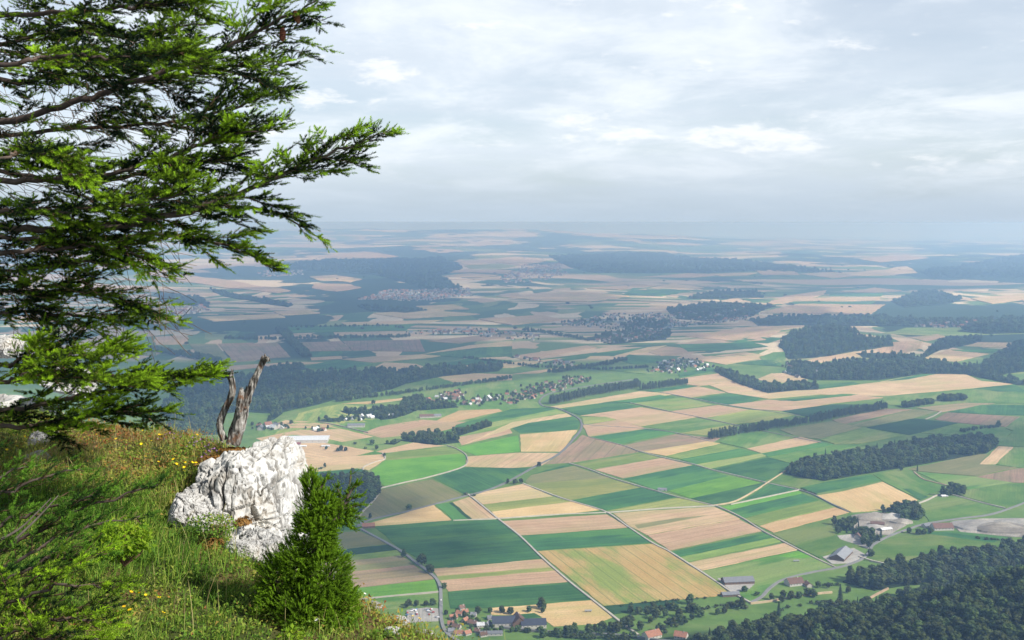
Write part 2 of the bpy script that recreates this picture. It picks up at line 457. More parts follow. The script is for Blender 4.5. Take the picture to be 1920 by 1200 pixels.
FM = {
    't': field_mat('tan_stubble', (0.44, 0.295, 0.175), (0.58, 0.41, 0.255), 0.5, 0.14, 0.75, (0.40, 0.33, 0.16), wheel=-19),
    'w': field_mat('ripe_wheat', (0.50, 0.34, 0.16), (0.60, 0.43, 0.23), 0.35, 0.12, 0.45, (0.36, 0.34, 0.12)),
    'W': field_mat('ripening_wheat', (0.47, 0.33, 0.12), (0.50, 0.38, 0.15), 0.25, 0.1, 1.0, (0.24, 0.31, 0.075), tram=21.0),
    'g': field_mat('green_beet', (0.026, 0.095, 0.034), (0.058, 0.165, 0.05), 0.5, 0.12, 0.75, (0.085, 0.20, 0.045), wheel=27),
    'G': field_mat('dark_maize', (0.022, 0.065, 0.030), (0.035, 0.09, 0.038), 0.4),
    'l': field_mat('young_green', (0.13, 0.22, 0.045), (0.22, 0.30, 0.075), 0.4, 0.12, 0.7, (0.28, 0.29, 0.10), wheel=23),
    'L': field_mat('bright_green', (0.085, 0.24, 0.025), (0.15, 0.33, 0.04), 0.4, 0.12),
    'y': field_mat('yellowing_green', (0.24, 0.27, 0.07), (0.33, 0.33, 0.10), 0.45, 0.12, 0.6, (0.15, 0.22, 0.055), wheel=-17),
    'm': field_mat('meadow_grass', (0.07, 0.165, 0.03), (0.135, 0.225, 0.05), 0.3, 0.05, 0.8, (0.20, 0.245, 0.08)),
    'o': field_mat('olive_crop', (0.17, 0.18, 0.075), (0.24, 0.22, 0.10), 0.55, 0.12, 0.4, (0.13, 0.17, 0.05)),
    'b': field_mat('brown_fallow', (0.27, 0.18, 0.12), (0.36, 0.25, 0.165), 0.5, 0.1, 0.7, (0.22, 0.20, 0.10), wheel=-31),
    'q': field_mat('gravel_pit', (0.26, 0.235, 0.20), (0.46, 0.43, 0.38), 0.2, 0.1, 0.9, (0.15, 0.13, 0.11)),
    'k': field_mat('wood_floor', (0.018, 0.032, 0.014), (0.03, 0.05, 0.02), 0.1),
    'p': field_mat('yard_gravel', (0.30, 0.285, 0.26), (0.42, 0.40, 0.37), 0.1),
}
FIELD_TEXT = """
m 490,806 530,786 600,770 700,762 840,745 960,738 1020,760 960,800 880,850 720,880 545,925 480,860
m 735,728 842,704 960,700 960,735 860,750 760,745
y 500,830 560,775 640,757 700,765 720,790 600,800
t 480,822 590,800 607,795 700,819 642,829 600,820 545,815 500,832
t 490,805 535,788 640,795 600,802
t 680,812 712,800 790,787 890,792 822,810 715,821
w 817,790 860,770 935,767 942,771 850,791
g 885,790 960,769 962,790 912,796
t 857,820 955,802 961,812 865,835
l 850,815 945,795 955,801 865,819
m 652,840 767,827 775,831 700,845
t 525,835 600,829 702,846 640,862 520,862
t 705,847 775,830 836,836 720,850
l 725,851 855,836 875,852 722,863
t 820,707 890,700 960,702 960,713 850,717
w 640,757 700,752 760,746 755,750 690,758
t 527,864 717,852 722,862 692,882 670,878 535,889
g 535,890 675,879 697,895 537,906
l 535,906 697,896 705,903 705,925 540,925
L 697,884 722,864 860,851 874,854 871,874 806,894 722,912 712,904
o 716,918 810,899 868,928 812,945 702,972 668,968 697,947
w 677,986 760,962 812,946 847,976 702,987
g 817,946 841,943 881,975 850,976
G 841,943 848,942 886,974 880,975
t 849,942 880,932 931,972 887,975
g 812,896 870,877 992,878 950,902 908,920 872,927
g 960,767 1027,764 1042,767 905,797 850,806 855,797
l 900,797 1042,768 1060,774 960,793 905,805
t 866,835 960,792 1062,775 1072,781 990,793 962,802
g 961,803 975,812 1082,806 1088,792 1073,781 992,793
L 856,840 971,817 975,847 892,854 866,844
w 975,815 1083,806 1053,847 977,847
t 877,856 975,849 1050,850 1016,873 960,878 872,875
g 702,987 847,976 932,975 975,1007 1017,1047 900,1060 847,1065 815,1066 780,1045 745,1025
t 810,1067 1017,1049 1035,1064 820,1081
y 819,1081 1035,1064 1042,1070 824,1089
t 825,1089 1042,1070 1067,1091 841,1109
g 840,1110 1067,1092 1110,1125 915,1140 845,1141
w 915,1141 1110,1126 1148,1158 1117,1170 1038,1175 1012,1155 922,1153
g 902,1158 1002,1150 1015,1157 930,1166
g 560,985 640,975 656,980 670,991 560,1008
o 560,1012 640,999 672,996 732,1020 560,1040
G 560,1040 732,1021 745,1031 560,1052
l 560,1052 745,1032 752,1042 560,1062
b 560,1062 750,1042 765,1050 560,1072
o 560,1072 765,1050 776,1060 560,1084
b 560,1084 776,1060 816,1086 700,1100 560,1116
L 600,1110 700,1100 815,1087 822,1110 700,1122 600,1132
m 600,1132 822,1112 822,1130 700,1148 600,1160
t 885,931 910,922 980,908 1037,931 905,946
y 905,946 1037,931 1071,941 922,960
w 922,960 1071,941 1131,956 1040,966 935,973
m 937,974 1040,967 1131,957 1134,963 1050,968 938,977
t 938,978 1120,966 1137,965 1177,989 1040,1000 973,1004
g 975,1005 1040,1001 1180,991 1221,1018 1040,1030 1008,1033
W 1008,1034 1040,1032 1229,1020 1255,1037 1290,1060 1340,1090 1364,1110 1340,1119 1132,1136 1112,1121
G 1132,1137 1265,1125 1275,1132 1152,1152
g 1004,888 1067,870 1075,873 996,890
o 985,903 996,891 1075,874 1142,896 1040,912 990,910
y 986,908 1142,897 1200,914 1070,938 1020,922
g 1072,938 1200,915 1270,932 1137,957
y 1140,958 1272,934 1333,947 1215,954
t 1150,963 1215,958 1340,951 1387,973 1212,1003 1180,987
o 1190,985 1270,972 1330,966 1250,982 1196,992
t 1214,1004 1385,974 1430,996 1256,1033
g 1258,1036 1432,1000 1450,1008 1272,1045
l 1273,1046 1450,1009 1466,1015 1287,1054
t 1290,1056 1470,1019 1497,1031 1316,1070
m 1317,1072 1410,1052 1497,1034 1535,1050 1563,1065 1520,1075 1470,1089 1440,1105 1425,1122 1407,1129 1350,1092
L 1410,1052 1497,1034 1522,1045 1425,1063
l 1080,871 1207,850 1237,858 1112,880
t 1115,881 1240,859 1297,872 1167,897
g 1170,898 1300,873 1365,893 1252,921 1235,922
L 1252,921 1366,893 1426,905 1340,927 1293,934
g 1296,935 1430,906 1442,906 1415,922 1375,941 1337,946
g 1391,939 1446,906 1490,918 1465,925
L 1353,951 1498,921 1503,925 1365,956
g 1367,958 1504,926 1535,938 1440,960 1392,972
l 1395,974 1440,962 1536,940 1565,951 1440,981 1422,986
w 1424,987 1440,982 1565,952 1592,961 1450,999
m 1448,1001 1592,963 1562,992 1570,1007 1615,1026 1590,1030 1565,1032 1537,1047
w 1529,930 1580,922 1655,904 1720,938 1712,946 1660,957 1597,961
g 1500,915 1547,905 1632,890 1652,901 1580,916 1527,926
m 1441,905 1472,886 1547,904 1496,916
m 1637,890 1705,878 1716,888 1772,912 1762,919 1722,936 1656,903
g 1692,917 1706,917 1740,932 1726,938
m 1719,886 1830,895 1897,905 1815,918 1775,910
o 1700,880 1727,875 1830,852 1852,852 1837,871 1907,877 1830,893 1720,884
t 1872,837 1900,839 1866,871 1837,871
m 1901,839 1925,839 1925,880 1867,871
b 1830,895 1907,879 1925,878 1925,906 1897,905
m 1795,928 1815,919 1925,905 1925,941 1885,953
m 1722,948 1762,930 1788,930 1883,955 1800,971 1742,978
m 1637,1024 1702,998 1790,1000 1885,1010 1925,1030 1840,1045 1657,1054 1620,1052
g 1717,999 1810,997 1892,1008 1862,1018
q 1783,981 1840,973 1925,972 1925,1008 1880,1006 1800,998
q 1615,968 1640,960 1690,966 1700,985 1665,1004 1625,1002 1600,990
p 1570,1005 1620,1000 1640,1012 1628,1030 1600,1020 1575,1012
p 1542,1045 1600,1028 1622,1040 1600,1056 1560,1058
p 1345,1085 1372,1085 1415,1096 1405,1105 1375,1112 1360,1100
p 762,1145 800,1140 822,1142 822,1165 765,1168
t 1042,766 1182,749 1262,740 1240,737 1200,734 1032,763
g 1055,768 1147,753 1205,763 1087,779
g 1148,753 1237,741 1265,745 1181,756
l 1185,757 1282,746 1335,759 1250,771
t 1088,780 1202,764 1250,772 1310,782 1200,800 1135,782
y 1091,783 1135,782 1155,787 1095,796
t 1093,798 1156,788 1212,804 1103,819
g 1106,821 1212,805 1267,812 1160,833
m 1218,802 1317,786 1370,796 1271,812
y 1273,813 1371,797 1385,801 1326,817
b 1168,836 1267,815 1350,822 1338,829 1200,847
b 1021,871 1052,851 1092,816 1103,820 1167,836 1197,848 1077,867 1065,868
w 1206,848 1326,828 1350,832 1247,855
l 1248,856 1352,834 1385,841 1275,861
g 1276,862 1385,842 1423,850 1303,871
l 1304,872 1428,851 1446,853 1331,879
g 1336,880 1440,858 1493,873 1470,886 1431,903
t 1237,736 1310,725 1360,736 1292,746
g 1211,733 1283,723 1310,725 1226,735
t 1276,710 1351,700 1385,712 1331,722 1310,724 1287,721
t 1331,723 1381,713 1435,728 1440,735 1535,731 1647,717 1727,702 1810,702 1840,715 1907,720 1815,729 1657,743 1540,740 1440,748 1366,737
g 1301,748 1370,738 1430,747 1405,755 1361,759
t 1255,772 1346,760 1405,769 1318,785
t 1363,760 1405,755 1440,750 1490,753 1610,741 1657,746 1560,757 1467,771 1406,767
y 1325,785 1406,769 1465,772 1492,778 1440,789 1373,796
g 1657,716 1727,702 1755,702 1702,712
g 1532,722 1600,717 1612,720 1537,729
g 1455,752 1580,739 1610,740 1490,752
G 1467,771 1560,759 1620,759 1540,786 1510,781
m 1656,746 1815,731 1925,722 1925,757 1815,756 1700,763 1657,758
g 1827,729 1902,721 1925,735 1870,735
b 1717,765 1810,756 1865,757 1812,765 1765,773
g 1777,773 1840,760 1925,760 1925,779 1865,778
b 1752,787 1776,774 1912,782 1885,801 1795,793
G 1625,802 1715,785 1795,794 1705,816
b 1560,788 1660,767 1710,768 1580,796
o 1590,800 1712,768 1757,772 1715,784 1630,800
o 1462,806 1560,790 1615,802 1535,823 1497,820
l 1536,824 1622,804 1692,817 1615,832 1565,833
m 1350,830 1387,801 1440,806 1497,819 1440,834 1399,841
t 1401,842 1501,820 1539,829 1427,850
g 1427,851 1540,830 1562,834 1440,857
m 1440,858 1565,836 1625,833 1500,860 1493,872
m 1725,812 1815,800 1897,810 1872,836 1852,821
m 1925,781 1885,803 1900,809 1872,836 1925,838
g 1270,700 1330,688 1345,695 1275,708
t 960,702 1060,688 1090,683 1010,700
m 1100,690 1180,683 1280,690 1210,702
t 1215,660 1250,650 1330,658 1240,668
t 1122,660 1250,648 1210,662 1100,672
g 1070,668 1220,650 1150,668
t 960,668 1100,648 1120,652 980,676
g 980,678 1120,661 1100,672 1010,682
m 1315,665 1440,655 1420,665 1330,672
t 1290,672 1400,660 1440,668 1360,684
g 1470,688 1380,682 1452,671
m 1422,670 1450,661 1480,660 1472,676 1445,684
t 1418,712 1446,701 1475,700 1515,713 1455,719
t 1510,677 1560,663 1600,657 1625,667 1580,672 1535,681
t 1647,656 1675,642 1730,640 1722,655 1690,666 1652,665
t 1792,648 1830,642 1897,643 1887,653
g 1783,656 1870,656 1862,661 1800,660
t 1728,672 1780,657 1855,664 1790,679
l 1850,690 1925,692 1925,700 1880,702
t 1282,631 1412,612 1500,612 1432,642
g 1360,640 1412,632 1470,634 1440,644
g 1270,646 1400,640 1440,650 1290,660
l 1650,625 1700,615 1925,614 1925,626 1850,628 1760,630
t 1700,632 1760,627 1775,632 1735,640
g 1160,676 1180,665 1260,676 1190,684
t 1425,588 1500,570 1660,572 1630,590
g 1470,566 1640,566 1635,571 1490,571
t 1480,560 1650,558 1645,564 1488,565
g 1560,550 1655,551 1652,556 1555,556
t 1428,572 1470,556 1550,545 1545,552 1480,568
t 1575,548 1640,540 1690,545 1640,549
t 290,632 352,629 353,646 291,647
o 205,652 285,650 295,668 225,665
b 409,645 475,643 505,672 440,680
b 552,643 640,640 660,658 581,659
b 642,640 787,637 797,660 662,658
g 581,660 640,659 645,668 584,670
G 640,664 690,657 706,664 640,669
t 582,671 640,668 642,673 584,676
b 475,645 520,643 545,670 507,672
o 355,645 405,645 436,681 380,677
t 350,696 440,686 560,679 620,680 480,690 360,703
t 640,674 700,669 795,665 890,660 780,672 700,680
t 700,690 720,680 780,683 800,690 730,697
g 560,690 630,675 700,684 650,692
t 720,678 880,648 960,640 960,646 800,672
g 790,665 900,652 960,650 960,668 880,672
g 790,690 880,672 960,676 960,683 860,688
t 760,690 850,688 1060,672 960,690
b 800,640 960,622 1000,626 860,645
t 370,595 520,590 535,596 400,603
g 540,613 780,608 760,620 550,625
t 640,605 830,600 800,606 650,611
t 285,516 340,514 430,526 545,546 520,550 420,540 340,528
t 581,519 630,516 679,524 655,530 600,527
t 590,532 650,533 678,540 630,547 585,541
t 512,585 575,582 600,588 530,592
t 850,490 905,486 962,485 1024,490 975,497 930,493 880,497
y 870,499 930,495 970,499 940,504 880,504
t 836,512 872,505 940,506 962,508 945,514 880,511
w 827,519 880,513 935,516 905,521
t 827,525 900,522 940,518 939,525
t 594,481 684,472 747,481 693,485
t 700,588 800,582 900,590 760,598
w 780,575 850,572 880,580 800,583
t 930,556 1060,548 1180,556 1100,566 1000,564
t 1100,541 1190,533 1230,536 1160,544
t 1180,546 1260,532 1320,540 1240,545
g 1190,540 1300,545 1240,556 1170,552
t 1200,520 1290,513 1360,516 1300,521
w 1330,514 1420,512 1400,517 1350,518
t 1415,508 1480,505 1500,516 1430,516
t 900,600 1010,592 1060,600 960,610
t 1500,514 1640,508 1700,500 1720,512 1560,522
t 1610,486 1700,478 1740,484 1650,492
t 1820,560 1925,552 1925,562 1860,570
"""
_fi = 0


def drape(name, poly2, mat, lift, kind='structure', angle=None, cell=None, **props):
    """sheet with its own thickness following the land inside a ground polygon"""
    p = np.asarray(poly2)[:, :2]
    if ((p[:, 0] * np.roll(p[:, 1], -1) - np.roll(p[:, 0], -1) * p[:, 1]).sum()) < 0: p = p[::-1]
    c = p.mean(0); e = np.roll(p, -1, 0) - p; L = np.hypot(e[:, 0], e[:, 1])
    if angle is None: k = L.argmax(); angle = math.atan2(e[k, 1], e[k, 0])
    dist = float(np.hypot(*c)); far = dist > 5200 or (abs(c[0] + 560) < 450 and abs(c[1] - 3420) < 450)
    cell = cell or (dist * 0.012 if far else 1e9)
    B = []
    for a, b, l in zip(p, np.roll(p, -1, 0), L):
        n = max(1, int(l / (cell if far else max(22, dist * 0.009))))
        for k in range(n):
            q = a + (b - a) * (k / n)
            if not far and k: q = q + (b - a)[::-1] * (1, -1) / l * R.uniform(-1, 1) * min(l * .01, 1.6)
            if far and k: q = q + (b - a)[::-1] * (1, -1) / l * R.uniform(-1, 1) * min(l * .02, 9)
            B.append(q)
    nb = len(B); pts = list(B)
    if far:
        lo, hi = p.min(0), p.max(0)
        for x in np.arange(lo[0] + cell / 2, hi[0], cell):
            for y in np.arange(lo[1] + cell / 2, hi[1], cell): pts.append(np.array((x, y)))
    V, E, F, *_ = delaunay_2d_cdt([Vector(q - c) for q in pts], [(i, (i + 1) % nb) for i in range(nb)], [], 1, 0.01)
    if not F: return None
    v = np.array([tuple(q) for q in V]); w = v + c
    if far:   # drop stray outside points
        used = sorted({i for f in F for i in f}); remap = {u: k for k, u in enumerate(used)}
        v = v[used]; w = w[used]; F = [[remap[i] for i in f] for f in F]
    z = height(w[:, 0], w[:, 1]) + lift
    z0 = float(z.mean()); ca, sa = math.cos(-angle), math.sin(-angle)
    v = np.stack([v[:, 0] * ca - v[:, 1] * sa, v[:, 0] * sa + v[:, 1] * ca, z - z0], -1)
    F = np.array(F); ed = {}
    for f in F:
        for a, b in ((f[0], f[1]), (f[1], f[2]), (f[2], f[0])): ed[(a, b)] = 1
    bd = [(a, b) for (a, b) in ed if (b, a) not in ed]; n = len(v)
    V2 = np.concatenate([v, v - (0, 0, lift + 0.6)])
    Q = np.array([(b, a, a + n, b + n) for a, b in bd])
    o = obj(name, mesh(name, V2, [F, Q], mat), loc=(c[0], c[1], z0), kind=kind, **props); o.rotation_euler = (0, 0, angle)
    return o


def build_fields():
    k = 0
    for ln in FIELD_TEXT.strip().splitlines():
        t, rest = ln.split(' ', 1); pts = GP(parse(rest)); ang = None
        if t == 'W':
            a, b = G(1008, 1034), G(1112, 1121); ang = math.atan2(b[1] - a[1], b[0] - a[0])
        d = float(np.hypot(pts[:, 0].mean(), pts[:, 1].mean()))
        lift = 0.25 + 0.008 * k + (3.0 if d > 6500 else 0)
        drape('gravel_yard' if t in 'qp' else 'field', pts, FM[t], lift, angle=ang); k += 1


build_fields()

# ------------------------------------------------------------------ roads and tracks
ASPHALT = plain('asphalt', (0.20, 0.20, 0.20), 0.9, 0.2, 0.08, 0.05)
TRACK = plain('pale_gravel_track', (0.42, 0.385, 0.33), 0.95, 0.1, 0.1, 0.08)
EARTH = plain('earth_track', (0.44, 0.33, 0.22), 0.95, 0.1, 0.14, 0.08)
VERGE = plain('verge_grass', (0.12, 0.20, 0.055), 0.95, 0.1, 0.15, 0.06)


def ribbon(name, px, width, mat, lift, smooth=True):
    g = GP(px)[:, :2]; n = max(2, int(np.hypot(*np.diff(g, axis=0).T).sum() / 18))
    g = spline(np.c_[g, np.zeros(len(g))], n)[:, :2] if smooth else g
    T = np.gradient(g, axis=0); T /= np.linalg.norm(T, axis=1)[:, None] + 1e-9; N = np.c_[-T[:, 1], T[:, 0]]
    w = width * 0.36 * (1 + 0.12 * vnoise(xyz(np.arange(len(g)) * 0.37, 3.3, 1.1), 5))[:, None]
    a, b = g + N * w, g - N * w
    z = height(g[:, 0], g[:, 1]) + lift
    V = np.concatenate([np.c_[a, z], np.c_[b, z], np.c_[a, z - lift - 0.5], np.c_[b, z - lift - 0.5]]); m = len(g)
    i = np.arange(m - 1)
    F = np.concatenate([np.stack([i + m, i + m + 1, i + 1, i], -1), np.stack([i, i + 1, i + 2 * m + 1, i + 2 * m], -1),
                        np.stack([i + 3 * m, i + 3 * m + 1, i + m + 1, i + m], -1)])
    c = V.mean(0); obj(name, mesh(name, V - c, F, mat), loc=c, kind='structure')


ROADS = [
    ('road', ASPHALT, 7.5, '672,990 676,983 702,973 757,961 815,946 870,931 910,921 952,904 1000,877 1047,852 1077,822 1090,803 1087,787 1067,775 1045,766 1017,761 1013,750 1035,737 1110,723 1185,712'),
    ('road', ASPHALT, 7.0, '676,992 745,1030 775,1052 812,1080 825,1100 827,1130 828,1165 840,1190 880,1215'),
    ('road', ASPHALT, 6.5, '1407,1131 1427,1121 1440,1107 1455,1095 1477,1085 1527,1073 1572,1065 1615,1050 1630,1036 1638,1022 1665,1007 1700,994 1735,983 1800,973 1850,967 1885,957 1935,938'),
    ('track', TRACK, 4.6, '871,927 881,930 932,972 975,1006 1017,1047 1067,1091 1110,1125 1162,1166 1197,1192'),
    ('track', TRACK, 4.4, '980,907 1040,930 1070,940 1135,960 1177,988 1222,1018 1255,1035 1290,1057 1342,1091 1365,1107 1387,1120 1407,1131'),
    ('track', TRACK, 4.0, '1067,869 1106,881 1145,896 1205,914 1237,923 1272,933 1335,948 1350,952 1392,972 1430,996 1470,1017 1520,1043 1567,1065'),
    ('track', TRACK, 3.2, '1200,847 1237,857 1300,871 1330,880 1380,892 1430,904 1460,911 1495,918'),
    ('track', ASPHALT, 3.6, '1495,918 1525,928 1560,946 1592,961'),
    ('track', EARTH, 4.0, '1474,883 1445,902 1415,921 1377,941 1335,949'),
    ('track', TRACK, 2.8, '1345,949 1260,953 1215,956 1135,962 1040,966 938,973 850,977'),
    ('track', TRACK, 2.8, '1370,947 1430,934 1500,919'),
    ('track', TRACK, 4.0, '668,975 682,958 700,940 712,922 711,906 696,893 680,879 700,868 722,861 717,850'),
    ('track', TRACK, 3.0, '714,916 760,905 805,895 870,875 875,856 858,843 838,836'),
    ('track', TRACK, 3.2, '600,1133 705,1122 822,1111'),
    ('track', EARTH, 4.4, '1714,886 1722,893 1735,901 1775,911'),
    ('track', TRACK, 3.6, '1716,947 1740,938 1762,928 1790,930 1830,941 1885,954'),
    ('track', TRACK, 4.0, '1610,1045 1650,1057 1690,1062'),
    ('track', TRACK, 2.4, '1092,797 1212,805 1270,813 1330,828'),
    ('track', TRACK, 2.4, '1103,820 1167,836 1200,848'),
    ('track', TRACK, 2.2, '1182,756 1255,772 1320,785 1390,800 1440,811 1540,831'),
    ('track', TRACK, 2.2, '1237,736 1300,748 1361,760 1440,772 1500,780'),
    ('track', TRACK, 3.0, '1735,787 1752,780 1765,772'),
    ('track', TRACK, 3.0, '690,812 640,800 600,792'),
    ('track', EARTH, 3.0, '1407,1133 1450,1128 1500,1118 1560,1112'),
    ('track', EARTH, 3.4, '1610,1135 1640,1118 1665,1105'),
    ('road', ASPHALT, 6.5, '940,1178 1020,1186 1120,1191 1190,1196 1260,1205'),
]
for k, (nm, mt, wd, tx) in enumerate(ROADS): ribbon(nm, parse(tx), wd, mt, 1.75 + 0.05 * k)
# ------------------------------------------------------------------ distant trees
def foliage_mat(name, c1, c2, trans=0.25, scale=0.7, objvar=0.5, tone=False):
    m, nt, b = material(name, 0.75, 0.2)
    tc = nt.new('ShaderNodeTexCoord'); oi = nt.new('ShaderNodeObjectInfo')
    n = nt.noise(tc.outputs['Object'], scale, 4, 0.6)
    if tone:
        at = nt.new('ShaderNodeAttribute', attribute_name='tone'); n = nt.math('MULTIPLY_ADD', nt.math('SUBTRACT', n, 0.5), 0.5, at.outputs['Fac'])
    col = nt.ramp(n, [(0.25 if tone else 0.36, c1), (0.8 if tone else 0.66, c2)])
    hsv = nt.new('ShaderNodeHueSaturation', ins={'Color': col, 'Value': nt.math('MULTIPLY_ADD', oi.outputs['Random'], objvar, 1 - objvar / 2),
                                                 'Hue': nt.math('MULTIPLY_ADD', oi.outputs['Random'], 0.05 if objvar > 0.2 else 0, 0.475 if objvar > 0.2 else 0.5)})
    nt.l.new(hsv.outputs[0], b.inputs['Base Color'])
    if trans:
        t = nt.new('ShaderNodeBsdfTranslucent', ins={0: hsv.outputs[0]})
        mx = nt.new('ShaderNodeMixShader', ins={0: trans, 1: b.outputs[0], 2: t.outputs[0]})
        nt.l.new(mx.outputs[0], [q for q in nt.n if q.type == 'OUTPUT_MATERIAL'][0].inputs[0])
    return m


BROAD = foliage_mat('broadleaf_foliage', (0.016, 0.034, 0.010), (0.105, 0.14, 0.035), 0.2, 0.22, 0.85)
POPLAR = foliage_mat('poplar_foliage', (0.045, 0.065, 0.03), (0.09, 0.115, 0.05), 0.2, 0.35, 0.2)
CONIF = foliage_mat('conifer_foliage', (0.014, 0.032, 0.013), (0.032, 0.06, 0.022), 0.1, 0.5, 0.3)
BARK = plain('bark', (0.13, 0.10, 0.075), 0.95, 0.1, 0.2, 3)

_t = (1 + 5 ** .5) / 2
_iv = np.array([(-1, _t, 0), (1, _t, 0), (-1, -_t, 0), (1, -_t, 0), (0, -1, _t), (0, 1, _t), (0, -1, -_t), (0, 1, -_t), (_t, 0, -1), (_t, 0, 1), (-_t, 0, -1), (-_t, 0, 1)], float)
_iv /= np.linalg.norm(_iv[0])
_if = np.array([(0, 11, 5), (0, 5, 1), (0, 1, 7), (0, 7, 10), (0, 10, 11), (1, 5, 9), (5, 11, 4), (11, 10, 2), (10, 7, 6), (7, 1, 8), (3, 9, 4), (3, 4, 2), (3, 2, 6), (3, 6, 8), (3, 8, 9), (4, 9, 5), (2, 4, 11), (6, 2, 10), (8, 6, 7), (9, 8, 1)])


def ico(sub):
    V, F = _iv.copy(), _if.copy()
    for _ in range(sub):
        mid = {}; L = list(V); NF = []
        def md(a, b):
            k = (min(a, b), max(a, b))
            if k not in mid: q = (L[a] + L[b]) / 2; L.append(q / np.linalg.norm(q)); mid[k] = len(L) - 1
            return mid[k]
        for a, b, c in F:
            x, y, z = md(a, b), md(b, c), md(c, a); NF += [(a, x, z), (b, y, x), (c, z, y), (x, y, z)]
        V, F = np.array(L), np.array(NF)
    return V, F


ICO0, ICO1, ICO2 = ico(0), ico(1), ico(2)


def cards(P0, N, size, seed):
    """small leaf-clump triangles at P0 facing roughly N"""
    g = np.random.default_rng(seed); n = len(P0)
    N = N + g.normal(0, 0.6, (n, 3)); N /= np.linalg.norm(N, axis=1)[:, None]
    A = np.cross(N, g.normal(0, 1, (n, 3))); A /= np.linalg.norm(A, axis=1)[:, None]; B = np.cross(N, A)
    s = (size * g.uniform(0.6, 1.4, n))[:, None]
    V = np.stack([P0 - A * s, P0 + A * s * 0.8 + B * s * 0.4, P0 + B * s * 1.1], 1).reshape(-1, 3)
    return V, np.arange(n * 3).reshape(-1, 3)


def broad_tree(seed, w=1.0, h=1.0, nc=34, mat=BROAD):
    """12 m tree: trunk, limbs, crown of leafy clumps"""
    g = np.random.default_rng(seed); parts = [tube([(0, 0, -0.5), (0.1, 0, 2), (0.2, 0.1, 4.5 * h)], [0.38, 0.28, 0.2], 6) + (1,)]
    for k in range(nc):
        a = k * 2.4 + g.uniform(-.4, .4); t = (k + 0.5) / nc; zz = 2.6 + 8.0 * t; rr = 4.1 * w * math.sqrt(max(0.02, 1 - (2 * t - 0.8) ** 2 / 1.6)) * g.uniform(0.35, 1.0)
        c = np.array([rr * math.cos(a), rr * math.sin(a), zz * h]); r = g.uniform(0.85, 1.65) * (0.7 + 0.3 * w)
        V = ICO1[0] * r * (1 + 0.35 * vnoise(ICO1[0] * 1.8 + seed + k, seed))[:, None] * np.array([1, 1, 0.78]) + c
        parts.append((V, ICO1[1], 0))
        q = g.integers(0, len(ICO2[0]), 34); D = ICO2[0][q]
        parts.append(cards(c + D * r * np.array([1, 1, 0.8]) * g.uniform(0.9, 1.28, 34)[:, None], D, 0.42, seed * 31 + k) + (0,))
        if k % 5 == 0: parts.append(tube([(0.1, 0, 2 + 2.5 * t), tuple(c * 0.8 + np.array([0, 0, 0.8]))], [0.15, 0.05], 4) + (1,))
    V, F, mi = join(parts)
    return mesh('broadleaf_tree', V, F, [mat, BARK], mi)


def conifer(seed, w=1.0):
    g = np.random.default_rng(seed); parts = [tube([(0, 0, -0.5), (0, 0, 15.6)], [0.3, 0.04], 5) + (1,)]
    for k in range(17):
        t = k / 16; z = 1.8 + 13.6 * t; r = (3.1 * (1 - t) ** 0.85 + 0.15) * w; n = 11; a0 = g.uniform(0, 6.28)
        th = a0 + np.arange(n) / n * 2 * np.pi; rr = r * g.uniform(0.65, 1.15, n)
        V = [(0, 0, z + 1.1)] + [(rr[i] * math.cos(th[i]), rr[i] * math.sin(th[i]), z - 0.25 * r + g.uniform(-.2, .2)) for i in range(n)] + \
            [(0.45 * r * math.cos(x + .28), 0.45 * r * math.sin(x + .28), z + 0.1) for x in th]
        F = []
        for i in range(n): j = (i + 1) % n; F += [(0, 1 + i, 1 + n + i), (0, 1 + n + i, 1 + j)]
        parts.append((np.array(V), np.array(F), 0))
        q = g.uniform(0, 6.28, 26); s = r * np.sqrt(g.uniform(0.1, 1, 26))
        D = np.stack([np.cos(q), np.sin(q), np.full(26, 0.5)], -1)
        parts.append(cards(np.stack([s * np.cos(q), s * np.sin(q), z + 0.7 - 0.75 * s / max(r, .1)], -1), D, 0.36, seed * 7 + k) + (0,))
    V, F, mi = join(parts)
    return mesh('conifer_tree', V, F, [CONIF, BARK], mi)


def poplar(seed):
    return broad_tree(seed, 0.48, 1.5, 20, POPLAR)


TREE_MESH = {'b': [broad_tree(s, R.uniform(0.85, 1.15), R.uniform(0.9, 1.2)) for s in range(6)],
             'c': [conifer(50 + s, (1, 0.85)[s]) for s in range(2)], 'p': [poplar(70 + s) for s in range(2)],
             'x': [broad_tree(90, 1.2, 0.45, 10), broad_tree(91, 1.0, 0.5, 9)]}
NAMES = {'b': 'broadleaf_tree', 'c': 'conifer_tree', 'p': 'poplar_tree', 'x': 'bush'}
CATS = {'b': 'tree', 'c': 'tree', 'p': 'tree', 'x': 'bush'}
N_TREES = {'b': 0, 'c': 0, 'p': 0, 'x': 0}
SOURCES = {}


def tree_at(x, y, kind, size, label, group, z=None, var=None):
    """size: height in metres"""
    k = R.randrange(len(TREE_MESH[kind])) if var is None else var; me = TREE_MESH[kind][k]
    hh = {'b': 12.5, 'c': 16.0, 'p': 18.0, 'x': 6.5}[kind]
    o = bpy.data.objects.new(NAMES[kind], me); COL.objects.link(o)
    o.location = (x, y, float(height(x, y)) if z is None else z); s = size / hh
    o.rotation_euler = (0, 0, R.uniform(0, 6.28)); o.scale = (s * R.uniform(.9, 1.15), s * R.uniform(.9, 1.15), s)
    o['label'] = label; o['category'] = CATS[kind]
    if group: o['group'] = group
    N_TREES[kind] += 1; SOURCES.setdefault((kind, k), o)
    return o


